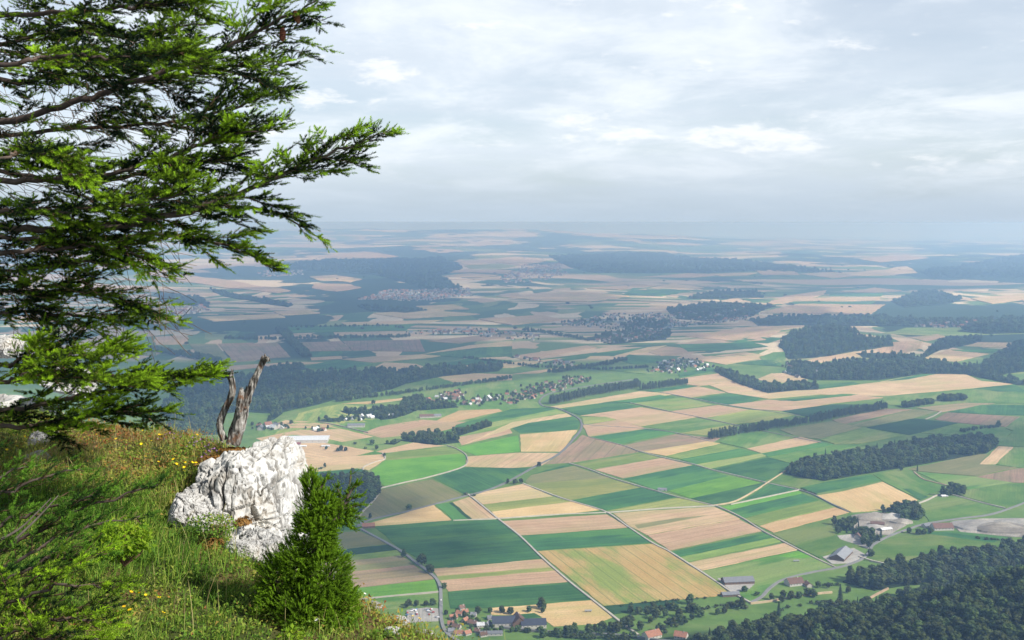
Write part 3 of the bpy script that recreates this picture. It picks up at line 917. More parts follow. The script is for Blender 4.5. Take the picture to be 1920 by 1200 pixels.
def inside(poly, x, y):
    poly = np.asarray(poly); r = np.zeros(len(x), bool); n = len(poly)
    for i in range(n):
        x1, y1 = poly[i][:2]; x2, y2 = poly[i - 1][:2]
        c = ((y1 > y) != (y2 > y)) & (x < (x2 - x1) * (y - y1) / (y2 - y1 + 1e-12) + x1); r ^= c
    return r


def scatter(poly, gap):
    p = np.asarray(poly)[:, :2]; lo, hi = p.min(0), p.max(0)
    gx, gy = np.meshgrid(np.arange(lo[0], hi[0], gap), np.arange(lo[1], hi[1], gap * 0.87)); gx = gx + (np.arange(gx.shape[0]) % 2)[:, None] * gap / 2
    x = (gx + rng.uniform(-.38, .38, gx.shape) * gap).ravel(); y = (gy + rng.uniform(-.38, .38, gy.shape) * gap).ravel()
    m = inside(p, x, y); return x[m], y[m]


def instancer():
    """geometry nodes group: real trees of the scene repeated on scattered points"""
    g = bpy.data.node_groups.new('wood_scatter', 'GeometryNodeTree')
    g.interface.new_socket('Geometry', in_out='INPUT', socket_type='NodeSocketGeometry')
    g.interface.new_socket('Geometry', in_out='OUTPUT', socket_type='NodeSocketGeometry')
    gi, go = g.nodes.new('NodeGroupInput'), g.nodes.new('NodeGroupOutput')
    jn = g.nodes.new('GeometryNodeJoinGeometry')
    for key in reversed(ORDER):
        oi = g.nodes.new('GeometryNodeObjectInfo'); oi.inputs['Object'].default_value = SOURCES[key]; oi.inputs['As Instance'].default_value = True
        oi.transform_space = 'ORIGINAL'; g.links.new(oi.outputs['Geometry'], jn.inputs[0])
    ip = g.nodes.new('GeometryNodeInstanceOnPoints'); ip.inputs['Pick Instance'].default_value = True
    def attr(n, t):
        a = g.nodes.new('GeometryNodeInputNamedAttribute'); a.data_type = t; a.inputs[0].default_value = n; return a.outputs[0]
    g.links.new(gi.outputs[0], ip.inputs['Points']); g.links.new(jn.outputs[0], ip.inputs['Instance'])
    g.links.new(attr('variant', 'INT'), ip.inputs['Instance Index'])
    cr = g.nodes.new('ShaderNodeCombineXYZ'); g.links.new(attr('turn', 'FLOAT'), cr.inputs[2]); g.links.new(cr.outputs[0], ip.inputs['Rotation'])
    cs = g.nodes.new('ShaderNodeCombineXYZ'); w = attr('wide', 'FLOAT'); t = attr('tall', 'FLOAT')
    g.links.new(w, cs.inputs[0]); g.links.new(w, cs.inputs[1]); g.links.new(t, cs.inputs[2]); g.links.new(cs.outputs[0], ip.inputs['Scale'])
    g.links.new(ip.outputs[0], go.inputs[0])
    return g


ORDER = [('b', k) for k in range(6)] + [('c', 0), ('c', 1), ('p', 0), ('p', 1), ('x', 0), ('x', 1)]
_GN = None


def wood_stuff(name, x, y, z, kinds, size, wide=1.0):
    """one object of countless trees; kinds: string to draw from; size: metres array"""
    global _GN
    if _GN is None: _GN = instancer()
    n = len(x)
    if n == 0: return
    me = bpy.data.meshes.new(name); me.vertices.add(n)
    me.vertices.foreach_set('co', np.stack([x, y, z], -1).astype(np.float32).ravel())
    ks = [kinds[i] for i in rng.integers(0, len(kinds), n)]
    var = np.array([R.choice([i for i, q in enumerate(ORDER) if q[0] == k]) for k in ks])
    hh = np.array([{'b': 12.5, 'c': 16.0, 'p': 18.0, 'x': 6.5}[k] for k in ks])
    me.attributes.new('variant', 'INT', 'POINT').data.foreach_set('value', var.astype(np.int32))
    me.attributes.new('turn', 'FLOAT', 'POINT').data.foreach_set('value', rng.uniform(0, 6.28, n).astype(np.float32))
    s = size / hh
    me.attributes.new('wide', 'FLOAT', 'POINT').data.foreach_set('value', (s * wide * rng.uniform(.85, 1.2, n)).astype(np.float32))
    me.attributes.new('tall', 'FLOAT', 'POINT').data.foreach_set('value', (s * rng.uniform(.85, 1.15, n)).astype(np.float32))
    o = obj(name, me, kind='stuff'); md = o.modifiers.new('trees', 'NODES'); md.node_group = _GN
    return o


# --- lone trees and small groups: photo pixel of the foot, kind, height, words
LONE = [
    (1764, 1037, 'b', 13, 'lone round tree standing in the open meadow above the river wood'),
    (791, 1060, 'b', 17, 'dark roadside tree, largest of the three along the road to the village'),
    (757, 1046, 'b', 12, 'loose roadside tree halfway down the road to the village'),
    (806, 1075, 'b', 14, 'dark roadside tree, nearest of the three to the village'),
    (833, 1104, 'b', 9, 'small round tree at the bend just before the village'),
    (767, 956, 'b', 11, 'small tree beside the grey road along the olive field'),
    (694, 973, 'b', 9, 'small tree at the road near the red roofed barn'),
    (709, 900, 'b', 10, 'round tree on the bend of the track beside the dark copse'),
    (873, 929, 'x', 6, 'bush at the crossing where the long pale track begins'),
    (888, 931, 'x', 5, 'low bush just right of the crossing of road and track'),
    (952, 907, 'b', 9, 'left tree of the clump on the road bend amid fields'),
    (966, 908, 'b', 11, 'middle tree of the clump on the road bend amid fields'),
    (977, 906, 'b', 10, 'right tree of the clump on the road bend amid fields'),
    (1011, 875, 'b', 11, 'single tree on the road between tan and green fields'),
    (609, 877, 'b', 9, 'lone dark tree on the edge of the dark green strip by the rock'),
    (601, 880, 'x', 5, 'bush left of the lone tree on the dark green strip'),
    (721, 856, 'b', 9, 'small tree at the corner of tan and yellow fields'),
    (698, 834, 'b', 13, 'larger tree in the row of meadow trees below the white hall'),
    (706, 843, 'b', 12, 'tree below the larger meadow tree near the white hall'),
    (640, 846, 'b', 13, 'bushy double tree in the strip meadow below the white hall'),
    (634, 847, 'b', 10, 'left half of the double tree in the strip meadow'),
    (648, 846, 'b', 10, 'right half of the double tree in the strip meadow'),
    (612, 843, 'b', 9, 'small tree below the greenhouses near the white hall'),
    (666, 833, 'x', 6, 'little bush between the meadow trees'),
    (685, 842, 'x', 5, 'little bush low in the meadow strip'),
    (546, 795, 'b', 11, 'lone tree below the pale green knoll'),
    (700, 758, 'b', 13, 'single tree on the meadow in front of the big wood'),
    (1015, 1142, 'b', 14, 'round tree behind the village on the dark field edge'),
    (1294, 1133, 'b', 15, 'big round tree beside the small farm shed and wheat'),
    (1372, 1140, 'b', 9, 'small tree on the hedge below the small shed'),
    (1396, 1110, 'b', 9, 'tree by the yard of the grey roofed barn'),
    (1419, 1117, 'x', 6, 'small tree right of the barn yard'),
    (1460, 1157, 'c', 18, 'tall dark spruce alone on the bright slope'),
    (1575, 1133, 'c', 24, 'tall pointed tree at the top of the lower meadow'),
    (1590, 1112, 'b', 10, 'round tree between farm lane and lower meadow'),
    (1553, 1103, 'b', 8, 'small round tree right of the brown roofed farm'),
    (1534, 1102, 'b', 10, 'bushy tree just right of the brown roofed farm'),
    (1633, 1044, 'b', 13, 'tree at the road junction above the long meadow'),
    (1720, 884, 'c', 14, 'dark spruce in the gap before the long wood'),
    (1690, 883, 'b', 10, 'round tree in the meadow before the long wood'),
    (1872, 802, 'b', 16, 'single large tree at the end of the hedge by the long wood'),
    (1655, 958, 'b', 10, 'leftmost garden tree along the top of the gravel yard'),
]
for (px, py, kd, hgt, lb) in LONE:
    g = G(px, py); tree_at(g[0], g[1], kd, hgt * 1.25, lb, None)

# --- hedges, avenues and copses of trees one can tell apart
def row_trees(tx, n, kind, size, label, group, spread=4.0):
    g = GP(parse(tx)); q = spline(g, n); ORD = 'first second third fourth fifth sixth seventh eighth ninth tenth eleventh twelfth thirteenth fourteenth fifteenth'.split()
    if q[0][0] / q[0][1] > q[-1][0] / q[-1][1]: q = q[::-1]
    words = label
    for i, a in enumerate(q):
        label = words + ', ' + ORD[i] + ' from the left'
        tree_at(a[0] + R.uniform(-spread, spread), a[1] + R.uniform(-spread, spread), R.choice(kind), size * 1.25 * R.uniform(.8, 1.2), label, group)


def copse(tx, gap, kind, size, label, group, cap=999):
    x, y = scatter(GP(parse(tx)), gap)
    for a, b in list(zip(x, y))[:cap]: tree_at(a, b, R.choice(kind), size * 1.25 * R.uniform(.8, 1.2), label, group)


row_trees('1658,963 1670,959 1685,955 1700,951', 5, 'b', 9, 'small round tree in the row above the gravel yard', 'row of small trees above the gravel yard', 1)
copse('1668,958 1700,950 1730,962 1738,975 1700,978', 15, 'b', 16, 'tall tree in the dark copse right of the gravel yard', 'copse right of the gravel yard', 40)
copse('1563,985 1600,970 1620,975 1600,988 1640,1000 1655,1010 1635,1030 1615,1024 1620,1008 1570,1002', 13, 'bbc', 12, 'tree in the copse around the houses left of the gravel yard', 'copse left of the gravel yard', 45)
copse('1761,929 1790,915 1808,918 1806,930 1775,932', 15, 'b', 14, 'tree in the round copse on the farm track', 'round copse on the farm track', 14)
row_trees('1440,1128 1470,1124 1500,1122 1520,1114', 9, 'bb', 11, 'tree in the garden hedge below the brown roofed farm', 'garden trees below the brown roofed farm', 10)
row_trees('1230,1190 1260,1176 1290,1168 1330,1155 1370,1145 1400,1138', 12, 'bx', 10, 'tree in the hedge crossing the green slope', 'hedge trees on the green slope', 8)
row_trees('1120,1190 1160,1180 1180,1172', 6, 'b', 12, 'tree beside the lower end of the long pale track', 'trees at the lower end of the long track', 9)
row_trees('900,1152 930,1148 960,1150 1010,1144 1020,1150', 7, 'b', 9, 'tree between the village roofs and the fields', 'trees behind the village roofs', 6)
row_trees('1020,1195 1060,1190 1100,1188 1140,1184 1180,1182', 14, 'b', 12, 'tree in the dark row by the stream', 'trees along the stream right of the village', 8)
row_trees('760,1140 790,1136 818,1134', 6, 'b', 9, 'tree left of the village road above the car park', 'trees above the village car park', 5)
row_trees('1205,1180 1240,1160 1275,1152 1300,1150', 8, 'b', 12, 'tree in the thicket on the slope below the wheat field', 'thicket below the wheat field', 9)
row_trees('1707,1000 1725,1003 1745,1002', 4, 'b', 10, 'tree on the road between copse and brown barn', 'trees between copse and brown barn', 4)

# --- the near hillside forest at lower right: individual trees first, the rest as one mass
def hillside():
    poly = np.array([(60, 700), (700, 700), (780, 1560), (640, 1530), (500, 1470), (415, 1420), (330, 1405), (262, 1400), (205, 1375), (150, 1320), (110, 1180)])
    x, y = scatter(poly, 11.5); z = height(x, y)
    d = np.hypot(x, y); u = x / y; vv = (H - z) / y
    px = 960 + FPX * x / (y * _cp + (H - z) * _sp); py = 600 - FPX * ((z - H) * _cp + y * _sp) / (y * _cp + (H - z) * _sp)
    m = (px > 1230) & (px < 1990) & (py < 1275); x, y, z, d, px, py = [a[m] for a in (x, y, z, d, px, py)]
    o = np.argsort(d); x, y, z, px, py = [a[o] for a in (x, y, z, px, py)]
    n = len(x); seen = np.where((px < 1925) & (py < 1206))[0]
    solo = set(seen[:max(0, 285 - N_TREES['b'])])
    for i in solo:
        tree_at(x[i], y[i], 'b', R.uniform(10, 22), 'leafy tree in the dark forest on the near hillside at lower right', 'trees of the near hillside forest', z[i])
    rest = np.array([i for i in range(n) if i not in solo])
    print('hillside trees', n, 'solo', len(solo), 'all', N_TREES)
    return x[rest], y[rest], z[rest]


_hx, _hy, _hz = hillside()
for kd, k in ORDER:     # every kind that the woods repeat stands somewhere by itself
    if (kd, k) not in SOURCES:
        a, b = {'p': ((1032, 758), (1105, 741)), 'c': ((1448, 1146), (1560, 1140)), 'x': ((1350, 1150), (1240, 1143)), 'b': ((1500, 1130), (1340, 1150))}[kd][k % 2]
        g = G(a, b)
        tree_at(g[0], g[1], kd, {'p': 20, 'c': 14, 'x': 6, 'b': 11}[kd], {'p': 'poplar at the near end of its avenue', 'c': 'small dark conifer on the green slope',
                'x': 'low bush on the green slope', 'b': 'tree on the green slope'}[kd] + (' further left' if k % 2 == 0 else ' further right'), None, var=k)
wood_stuff('hillside_forest', _hx, _hy, _hz, 'bbbbbbc', rng.uniform(10, 22, len(_hx)))


def wood(tx, gap, kinds, size, name='wood', floor=True, world=False):
    poly = np.array(parse(tx)) if world else GP(parse(tx))
    d = float(np.hypot(poly[:, 0].mean(), poly[:, 1].mean()))
    x, y = scatter(poly, gap * 1.25)
    kp = (fbm(xyz(x / 34, y / 34), 2, 15) < .42) | (d < 2600); x, y = x[kp], y[kp]
    wood_stuff(name, x, y, height(x, y), kinds, size * 1.4 * rng.uniform(.58, 1.22, len(x)), 1.0 if d < 6000 else 1.35)
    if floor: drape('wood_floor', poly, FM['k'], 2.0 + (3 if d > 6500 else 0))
    return len(x)


nt_ = 0
WOODS = [
    # near the river and farms
    ('1580,1092 1610,1075 1660,1068 1700,1062 1760,1052 1850,1042 1930,1020 1930,1068 1860,1085 1790,1092 1700,1098 1640,1108', 11, 'bbb', 15),
    ('1680,1118 1740,1098 1830,1090 1810,1112 1720,1124', 9, 'b', 11),
    ('1525,1150 1560,1135 1640,1130 1680,1122 1640,1150 1560,1160', 10, 'bbc', 12),
    ('1690,1068 1850,1048 1870,1040 1830,1034', 14, 'b', 12),
    # long wood
    ('1472,889 1484,880 1515,870 1600,858 1680,842 1760,832 1840,824 1862,832 1868,838 1850,850 1745,868 1700,876 1620,889 1545,902 1510,897', 9, 'bbbbc', 17),
    ('548,925 590,908 640,900 670,896 694,901 709,911 708,926 695,945 665,966 560,960', 9, 'b', 16),
    ('752,827 800,817 850,820 862,830 820,835', 11, 'b', 15),
    ('848,812 880,803 912,796 922,799 880,812 860,818', 11, 'b', 12),
    ('720,833 745,829 752,827 740,834', 9, 'b', 10),
    # long ribbon on the right
    ('1337,692 1370,700 1390,712 1440,722 1500,722 1533,724 1533,731 1490,733 1440,738 1390,722 1350,704', 13, 'b', 15),
    # big wood on the left
    ('300,775 315,748 400,710 480,705 560,702 640,698 780,695 905,687 945,688 935,696 830,706 760,720 735,730 640,747 600,758 520,776 450,772 330,787', 17, 'bbbbc', 17),
    ('300,795 340,790 410,788 410,815 300,818', 15, 'b', 16), ('480,700 500,692 560,686 578,692 520,701', 20, 'b', 16),
    ('505,780 530,775 515,786 500,792', 12, 'b', 12),
    ('640,772 700,768 740,765 790,768 740,785 715,788 700,778 650,776', 12, 'b', 12),
    ('756,752 790,745 800,756 850,760 860,764 790,770 750,766', 12, 'b', 13), ('595,790 620,785 660,783 665,787 620,792', 11, 'b', 8),
    # right, middle distance
    ('1475,702 1482,682 1540,685 1560,680 1600,676 1690,680 1765,678 1797,690 1860,703 1915,714 1925,724 1905,722 1815,703 1735,701 1647,713 1527,713', 17, 'bbbc', 16),
    ('1797,690 1840,682 1865,672 1902,645 1930,642 1930,697 1865,704 1815,700', 19, 'bbbc', 17),
    ('1460,646 1470,634 1508,618 1575,613 1613,632 1671,637 1675,650 1600,660 1551,669 1479,674', 21, 'bbbc', 16),
    ('1604,663 1671,663 1728,670 1766,638 1843,630 1838,641 1766,656 1718,680 1618,670', 21, 'bb', 14),
    ('1407,600 1500,594 1623,593 1740,600 1925,596 1925,612 1700,612 1500,610 1421,611', 34, 'b', 18),
    ('1249,580 1326,569 1455,574 1407,594 1335,603 1268,598', 36, 'b', 17), ('1110,632 1182,618 1259,622 1249,637 1144,646', 27, 'b', 15),
    ('1287,560 1345,546 1421,546 1431,558 1335,562', 38, 'b', 18), ('1671,565 1738,546 1805,560 1766,572 1695,577', 38, 'b', 18),
    ('1029,481 1192,474 1431,493 1575,512 1407,509 1335,512 1120,512 1062,498', 75, 'b', 26), ('657,487 827,483 868,503 827,518 863,541 791,541 693,514 505,505 514,497', 70, 'b', 26),
    ('294,550 379,559 393,577 303,568', 40, 'b', 18), ('670,573 805,583 760,588 690,582', 40, 'b', 16), ('1720,508 1925,480 1925,520 1750,522', 75, 'b', 26),
    ('1795,622 1840,604 1925,604 1925,625 1850,627', 26, 'b', 16), ('1160,612 1200,600 1260,604 1240,616', 34, 'b', 15),
    ('393,541 440,552 487,560 550,572 540,576 480,566 400,548', 40, 'b', 16),
]
for w_ in WOODS: nt_ += wood(*w_)
HEDGES = [  # base line, width, gap, kinds, size
    ('1030,759 1098,743', 26, 8, 'p', 21), ('1102,742 1198,726', 26, 8, 'p', 21), ('1200,732 1287,721', 24, 8, 'p', 19),
    ('1328,824 1381,815', 24, 7, 'p', 18), ('1386,814 1440,806', 24, 7, 'p', 18), ('1443,804 1475,799', 24, 8, 'p', 17), ('1478,800 1512,794', 22, 8, 'p', 16), ('1514,794 1560,784 1660,767', 26, 8, 'p', 18),
    ('1695,764 1752,757', 26, 9, 'b', 15), ('1764,753 1806,750', 30, 9, 'b', 17), ('1800,812 1830,806 1868,802', 14, 8, 'b', 8),
    ('630,754 760,737 860,724 960,710', 22, 12, 'b', 11), ('231,650 310,662 406,679', 40, 14, 'b', 18), ('525,620 545,640 576,671', 36, 14, 'b', 18), ('420,636 530,638', 30, 16, 'b', 15),
    ('554,636 769,633', 30, 16, 'b', 15), ('1270,1208 1330,1190 1420,1165 1480,1140 1560,1128', 7, 9, 'x', 4), ('1500,917 1530,928', 3, 4, 'x', 3), ('1380,1172 1440,1168 1480,1160', 7, 9, 'x', 4),
    ('1160,1137 1265,1127 1340,1120', 5, 7, 'x', 3), ('1270,1155 1320,1143 1400,1128', 6, 8, 'x', 4), ('1540,1100 1580,1096', 6, 7, 'x', 4), ('540,615 720,612 760,616', 26, 18, 'b', 12), ('980,620 1020,625 1110,640', 34, 18, 'b', 14),
    ('870,672 1010,690 1130,694 1215,690', 18, 11, 'b', 10), ('1030,700 1100,690 1140,684 1170,676', 30, 13, 'b', 13), ('1050,606 1200,600', 40, 24, 'b', 15),
    ('1020,1192 1120,1196 1190,1200', 14, 8, 'x', 6), ('1180,1155 1240,1142 1300,1146', 22, 10, 'b', 9), ('1820,1010 1860,1013 1890,1016', 8, 9, 'x', 4)]
for tx, wd, gap, kd, sz in HEDGES:
    g = GP(parse(tx))[:, :2]; T = np.gradient(g, axis=0); T /= np.linalg.norm(T, axis=1)[:, None]; N = np.c_[-T[:, 1], T[:, 0]]
    poly = np.concatenate([g + N * wd / 2, (g - N * wd / 2)[::-1]]); x, y = scatter(poly, gap * 1.2)
    wood_stuff('hedge', x, y, height(x, y), kd, sz * 1.35 * rng.uniform(.88, 1.1, len(x))); nt_ += len(x)
# tiny scattered trees over the far plain
x = rng.uniform(-9000, 12000, 5200); y = rng.uniform(5000, 19000, 5200) ; q = fbm(xyz(x / 900, y / 900), 3, 77)
mm = (np.abs(q) < 0.035) & (np.abs(x) < y * 0.5); wood_stuff('distant_hedges', x[mm], y[mm], height(x[mm], y[mm]), 'b', rng.uniform(12, 20, mm.sum()), 2.0)
print('stuff trees', nt_)
# ------------------------------------------------------------------ buildings
def roof_mat(name, col):
    m, nt, b = material(name, 0.85, 0.2)
    tc = nt.new('ShaderNodeTexCoord'); oi = nt.new('ShaderNodeObjectInfo')
    w = nt.new('ShaderNodeTexWave', wave_type='BANDS', bands_direction='X'); w.inputs['Scale'].default_value = 1.2; w.inputs['Distortion'].default_value = 0.6
    nt.l.new(tc.outputs['Object'], w.inputs['Vector'])
    n = nt.noise(tc.outputs['Object'], 0.5, 5, 0.7)
    f = nt.math('MULTIPLY_ADD', w.outputs['Fac'], 0.2, nt.math('MULTIPLY', n, 0.8))
    c = nt.ramp(f, [(0.3, tuple(v * 0.65 for v in col)), (0.7, tuple(min(1, v * 1.25) for v in col))])
    hsv = nt.new('ShaderNodeHueSaturation', ins={'Color': c, 'Value': nt.math('MULTIPLY_ADD', oi.outputs['Random'], 0.5, 0.75)})
    nt.l.new(hsv.outputs[0], b.inputs['Base Color']); return m


ROOF = {'r': roof_mat('clay_tiles', (0.30, 0.145, 0.095)), 'b': roof_mat('brown_tiles', (0.15, 0.09, 0.07)), 'g': roof_mat('grey_fibre_roof', (0.20, 0.21, 0.23)),
        'w': roof_mat('white_sheet_roof', (0.60, 0.62, 0.64)), 's': roof_mat('dark_solar_roof', (0.06, 0.07, 0.10)), 'm': roof_mat('red_sheet_roof', (0.24, 0.085, 0.09))}
WALL = {'w': plain('cream_render', (0.42, 0.40, 0.36), 0.9, 0.2, 0.06), 'b': plain('weathered_boards', (0.16, 0.11, 0.075), 0.95, 0.1, 0.2, 1.5), 'g': plain('grey_render', (0.45, 0.44, 0.42), 0.9, 0.2, 0.08)}
PANE = plain('window_glass', (0.05, 0.06, 0.08), 0.15, 0.5, 0.05); DOORM = plain('barn_door_wood', (0.10, 0.06, 0.04), 0.8, 0.2, 0.2)
METAL = plain('grey_metal', (0.35, 0.36, 0.37), 0.5, 0.5, 0.05, 1, 0.4)


def gable(L, Wd, h, rh, over=0.6, th=0.25):
    """walls with gables, and a separate two-sided roof slab; ridge along x"""
    l, w = L / 2, Wd / 2
    WV = np.array([(-l, -w, -1), (l, -w, -1), (l, w, -1), (-l, w, -1), (-l, -w, h), (l, -w, h), (l, w, h), (-l, w, h), (-l, 0, h + rh), (l, 0, h + rh)], float)
    WF = [np.array([(0, 1, 5, 4), (2, 3, 7, 6), (1, 2, 6, 5), (3, 0, 4, 7), (0, 3, 2, 1)]), np.array([(5, 6, 9), (7, 4, 8)])]
    lo, wo = l + over, w + over; zo = h - rh * over / w
    RV = np.array([(-lo, -wo, zo), (lo, -wo, zo), (lo, 0, h + rh), (-lo, 0, h + rh), (lo, wo, zo), (-lo, wo, zo)], float); RV[:, 2] += 0.03
    R2 = np.concatenate([RV, RV + (0, 0, th)])
    RF = np.array([(6, 7, 8, 9), (9, 8, 10, 11), (3, 2, 1, 0), (5, 4, 2, 3), (0, 1, 7, 6), (4, 5, 11, 10), (1, 2, 8, 7), (2, 4, 10, 8), (3, 0, 6, 9), (5, 3, 9, 11)])
    return (WV, WF), (R2, RF)


def building(px, py, L, Wd, h, rh, ang, roof, wall, label, cat='house', name='house', wins=4, door=True, chimney=True, group=None, name_roof='roof'):
    g = G(px, py); t = thing(name, label, cat, g, rad(ang), group)
    (WV, WF), (RV, RF) = gable(L, Wd, h, rh)
    obj('wall', mesh('wall', WV, WF, WALL[wall]), t); rf = obj('roof', mesh('roof', RV, RF, ROOF[roof]), t)
    if chimney:
        V, F = box(L * .2, L * .2 + .9, -.45 - .8, .45 - .8, h + rh * .4, h + rh + 1.0); obj('chimney', mesh('chimney', V, F, WALL['g']), rf)
    me_w = None
    for s in (-1, 1):
        for k in range(wins):
            x = -L / 2 + L * (k + 0.5) / wins
            if me_w is None: V, F = box(-.6, .6, -.04, .04, -.65, .65); me_w = mesh('window', V, F, PANE)
            obj('window', me_w, t, (x, s * (Wd / 2 + 0.03), h * 0.62))
    if door:
        V, F = box(-1.5 if cat == 'barn' else -.6, 1.5 if cat == 'barn' else .6, -.05, .05, 0, min(h - .3, 3.4 if cat == 'barn' else 2.2))
        obj('door', mesh('door', V, F, DOORM), t, (L / 2 + 0.05, 0, 0)).rotation_euler = (0, 0, math.pi / 2)
    return t


# farms one can make out
building(1577, 1044, 58, 24, 5, 6.5, 60, 'g', 'b', 'big barn with long grey roof and dark side by the road fork', 'barn', 'barn', 7, True, False)
t = building(1383, 1093, 47, 20, 5, 5.0, 8, 'g', 'b', 'long grey roofed barn on the pale yard above the small shed', 'barn', 'barn', 9, True, False)
building(1369, 1117, 26, 11, 3.6, 2.6, 8, 'g', 'b', 'small grey blue shed at the corner of the wheat field and track', 'shed', 'shed', 5, True, False)
building(1489, 1096, 25, 17, 4.5, 6.5, 18, 'b', 'g', 'old farmhouse with broad brown roof inside the road bend', 'farmhouse', 'farmhouse', 5)
building(1515, 1099, 15, 10, 3.5, 3.5, 100, 'b', 'w', 'little annex right of the brown roofed farmhouse', 'house')
building(1766, 992, 36, 20, 4.5, 7, 5, 'b', 'g', 'brown roofed barn beside the gravel pit at right', 'barn', 'barn', 6, True, False)
building(1737, 988, 15, 10, 3.5, 3.5, 30, 'g', 'w', 'small house left of the brown barn by the gravel pit', 'house')
building(1608, 1008, 16, 11, 4, 5, 70, 'b', 'w', 'left house among the trees below the gravel yard', 'house')
building(1622, 1010, 18, 11, 4, 5, 75, 'b', 'w', 'right house among the trees below the gravel yard', 'house')
building(1660, 995, 22, 12, 4, 2.0, 20, 'w', 'w', 'pale flat roofed workshop in the gravel yard', 'workshop', 'workshop', 4, True, False)
building(1645, 985, 24, 12, 4, 3.0, -15, 'b', 'b', 'brown open shed in the gravel yard', 'shed', 'shed', 3, True, False)
building(1770, 932, 13, 8, 3, 1.6, 10, 'w', 'w', 'tiny white hut in front of the round copse', 'hut', 'hut', 2, True, False)
building(691, 989, 22, 13, 4, 4.5, 10, 'r', 'b', 'red roofed barn alone at the road fork by the big green field', 'barn', 'barn', 4, True, False)
building(1242, 920, 18, 9, 3.4, 2.6, -10, 'g', 'w', 'tiny field shed on the track amid green fields', 'shed', 'shed', 2, True, False)
# village at the foot
VIL = [(850, 1160, 15, 11, 'r', 20), (862, 1153, 13, 10, 'r', -30), (872, 1166, 14, 10, 'r', 60), (845, 1172, 12, 9, 'r', 10), (856, 1178, 16, 10, 'b', -20), (872, 1150, 11, 9, 'r', 15),
       (887, 1171, 18, 13, 'b', -35), (901, 1175, 14, 10, 'w', 10), (915, 1173, 12, 9, 'g', 60), (860, 1190, 17, 12, 'r', 15), (876, 1190, 13, 10, 'r', 40), (846, 1186, 11, 9, 'g', 5),
       (906, 1193, 13, 9, 'b', 25), (866, 1142, 10, 8, 'b', 30), (888, 1156, 11, 8, 'g', -15), (918, 1162, 9, 7, 'g', 20), (895, 1186, 10, 8, 'b', -25)]
WRD = {'r': 'red roofed', 'b': 'brown roofed', 'g': 'grey roofed', 'w': 'white roofed'}
for px, py, L, Wd, rf, an in VIL:
    building(px, py, L * .72, Wd * .72, 3.2, 3.2, an, rf, 'w', WRD[rf] + ' house in the village at the foot of the cliff', 'house', 'house', 3, True, True, WRD[rf] + ' houses of the village at the foot of the cliff')
building(944, 1172, 31, 19, 6, 7, 4, 's', 'w', 'slate dark farm building, left one of the two big village farms', 'farm building', 'farm_building', 6, True, False)
building(972, 1172, 24, 20, 6, 9, 100, 'b', 'b', 'tall dark brown farmhouse in the middle of the village edge', 'farmhouse', 'farmhouse', 5)
building(1000, 1175, 34, 17, 5.5, 6, 6, 's', 'w', 'long dark roofed farm, right end of the village', 'farm building', 'farm_building', 6, True, False)
building(921, 1190, 30, 11, 3.5, 1.8, 4, 'g', 'g', 'low long grey shed below the village farms', 'shed', 'shed', 5, True, False)
building(1222, 1196, 22, 15, 5, 5.5, 30, 'r', 'w', 'pale red roofed house at the bottom edge near the track end', 'house')
building(1277, 1197, 16, 12, 4.5, 5, -25, 'r', 'w', 'bright red roofed house at the bottom edge, right of the pale one', 'house')
building(1068, 1184, 14, 10, 4, 4, 5, 'b', 'w', 'small house among stream trees right of the village', 'house')
row_trees('842,1150 858,1150 868,1158 880,1163 893,1168 905,1170', 12, 'b', 6, 'garden tree among the upper village houses', 'garden trees among the upper village houses', 7)
row_trees('842,1180 852,1166 866,1174 882,1180 898,1186 915,1182 925,1180', 12, 'b', 6, 'garden tree among the lower village houses', 'garden trees among the lower village houses', 7)
row_trees('930,1188 960,1184 990,1186 1015,1184', 9, 'b', 7, 'tree in front of the big village farms', 'trees in front of the big village farms', 5)
# gravel works
def heap(px, py, r, h, seed, label):
    g = G(px, py); a, b = np.meshgrid(np.linspace(0, 1, 14), np.linspace(0, 2 * np.pi, 29)[:-1], indexing='ij')
    rr = r * a * (1 + .3 * fbm(np.stack([np.cos(b), np.sin(b), a * .5 + seed], -1), 2, seed)); z = h * (1 - a) ** .8 * (1 + .25 * fbm(np.stack([np.cos(b) * a * 2, np.sin(b) * a * 2, 0 * a + seed], -1), 3, seed)) + 2.4 - 4 * (a > .97)
    V = np.stack([rr * np.cos(b) * 1.5, rr * np.sin(b), z], -1).reshape(-1, 3); n = 28; i = np.arange(13)[:, None] * n; j = np.arange(n)[None]
    F = np.stack([i + j, i + n + j, i + n + (j + 1) % n, i + (j + 1) % n], -1).reshape(-1, 4)
    obj('gravel_heap', mesh('gravel_heap', V, F, FM['q'] if seed % 2 else FM['p']), None, g, label=label, category='gravel heap')
for px, py, r, h, sd, lb in ((1628, 972, 24, 9, 1, 'large pale gravel heap at the left of the works yard'), (1672, 972, 22, 8, 2, 'pale gravel heap at the top right of the works yard'), (1690, 980, 14, 6, 3, 'small heap at the right end of the works yard'),
                             (1640, 990, 15, 5, 4, 'low brown heap in the middle of the works yard'), (1830, 986, 34, 9, 6, 'long gravel bank at the left of the open pit'), (1875, 992, 40, 11, 5, 'grey gravel bank in the middle of the open pit'), (1912, 984, 30, 9, 8, 'gravel bank at the right edge of the open pit')):
    heap(px, py, r, h, sd, lb)
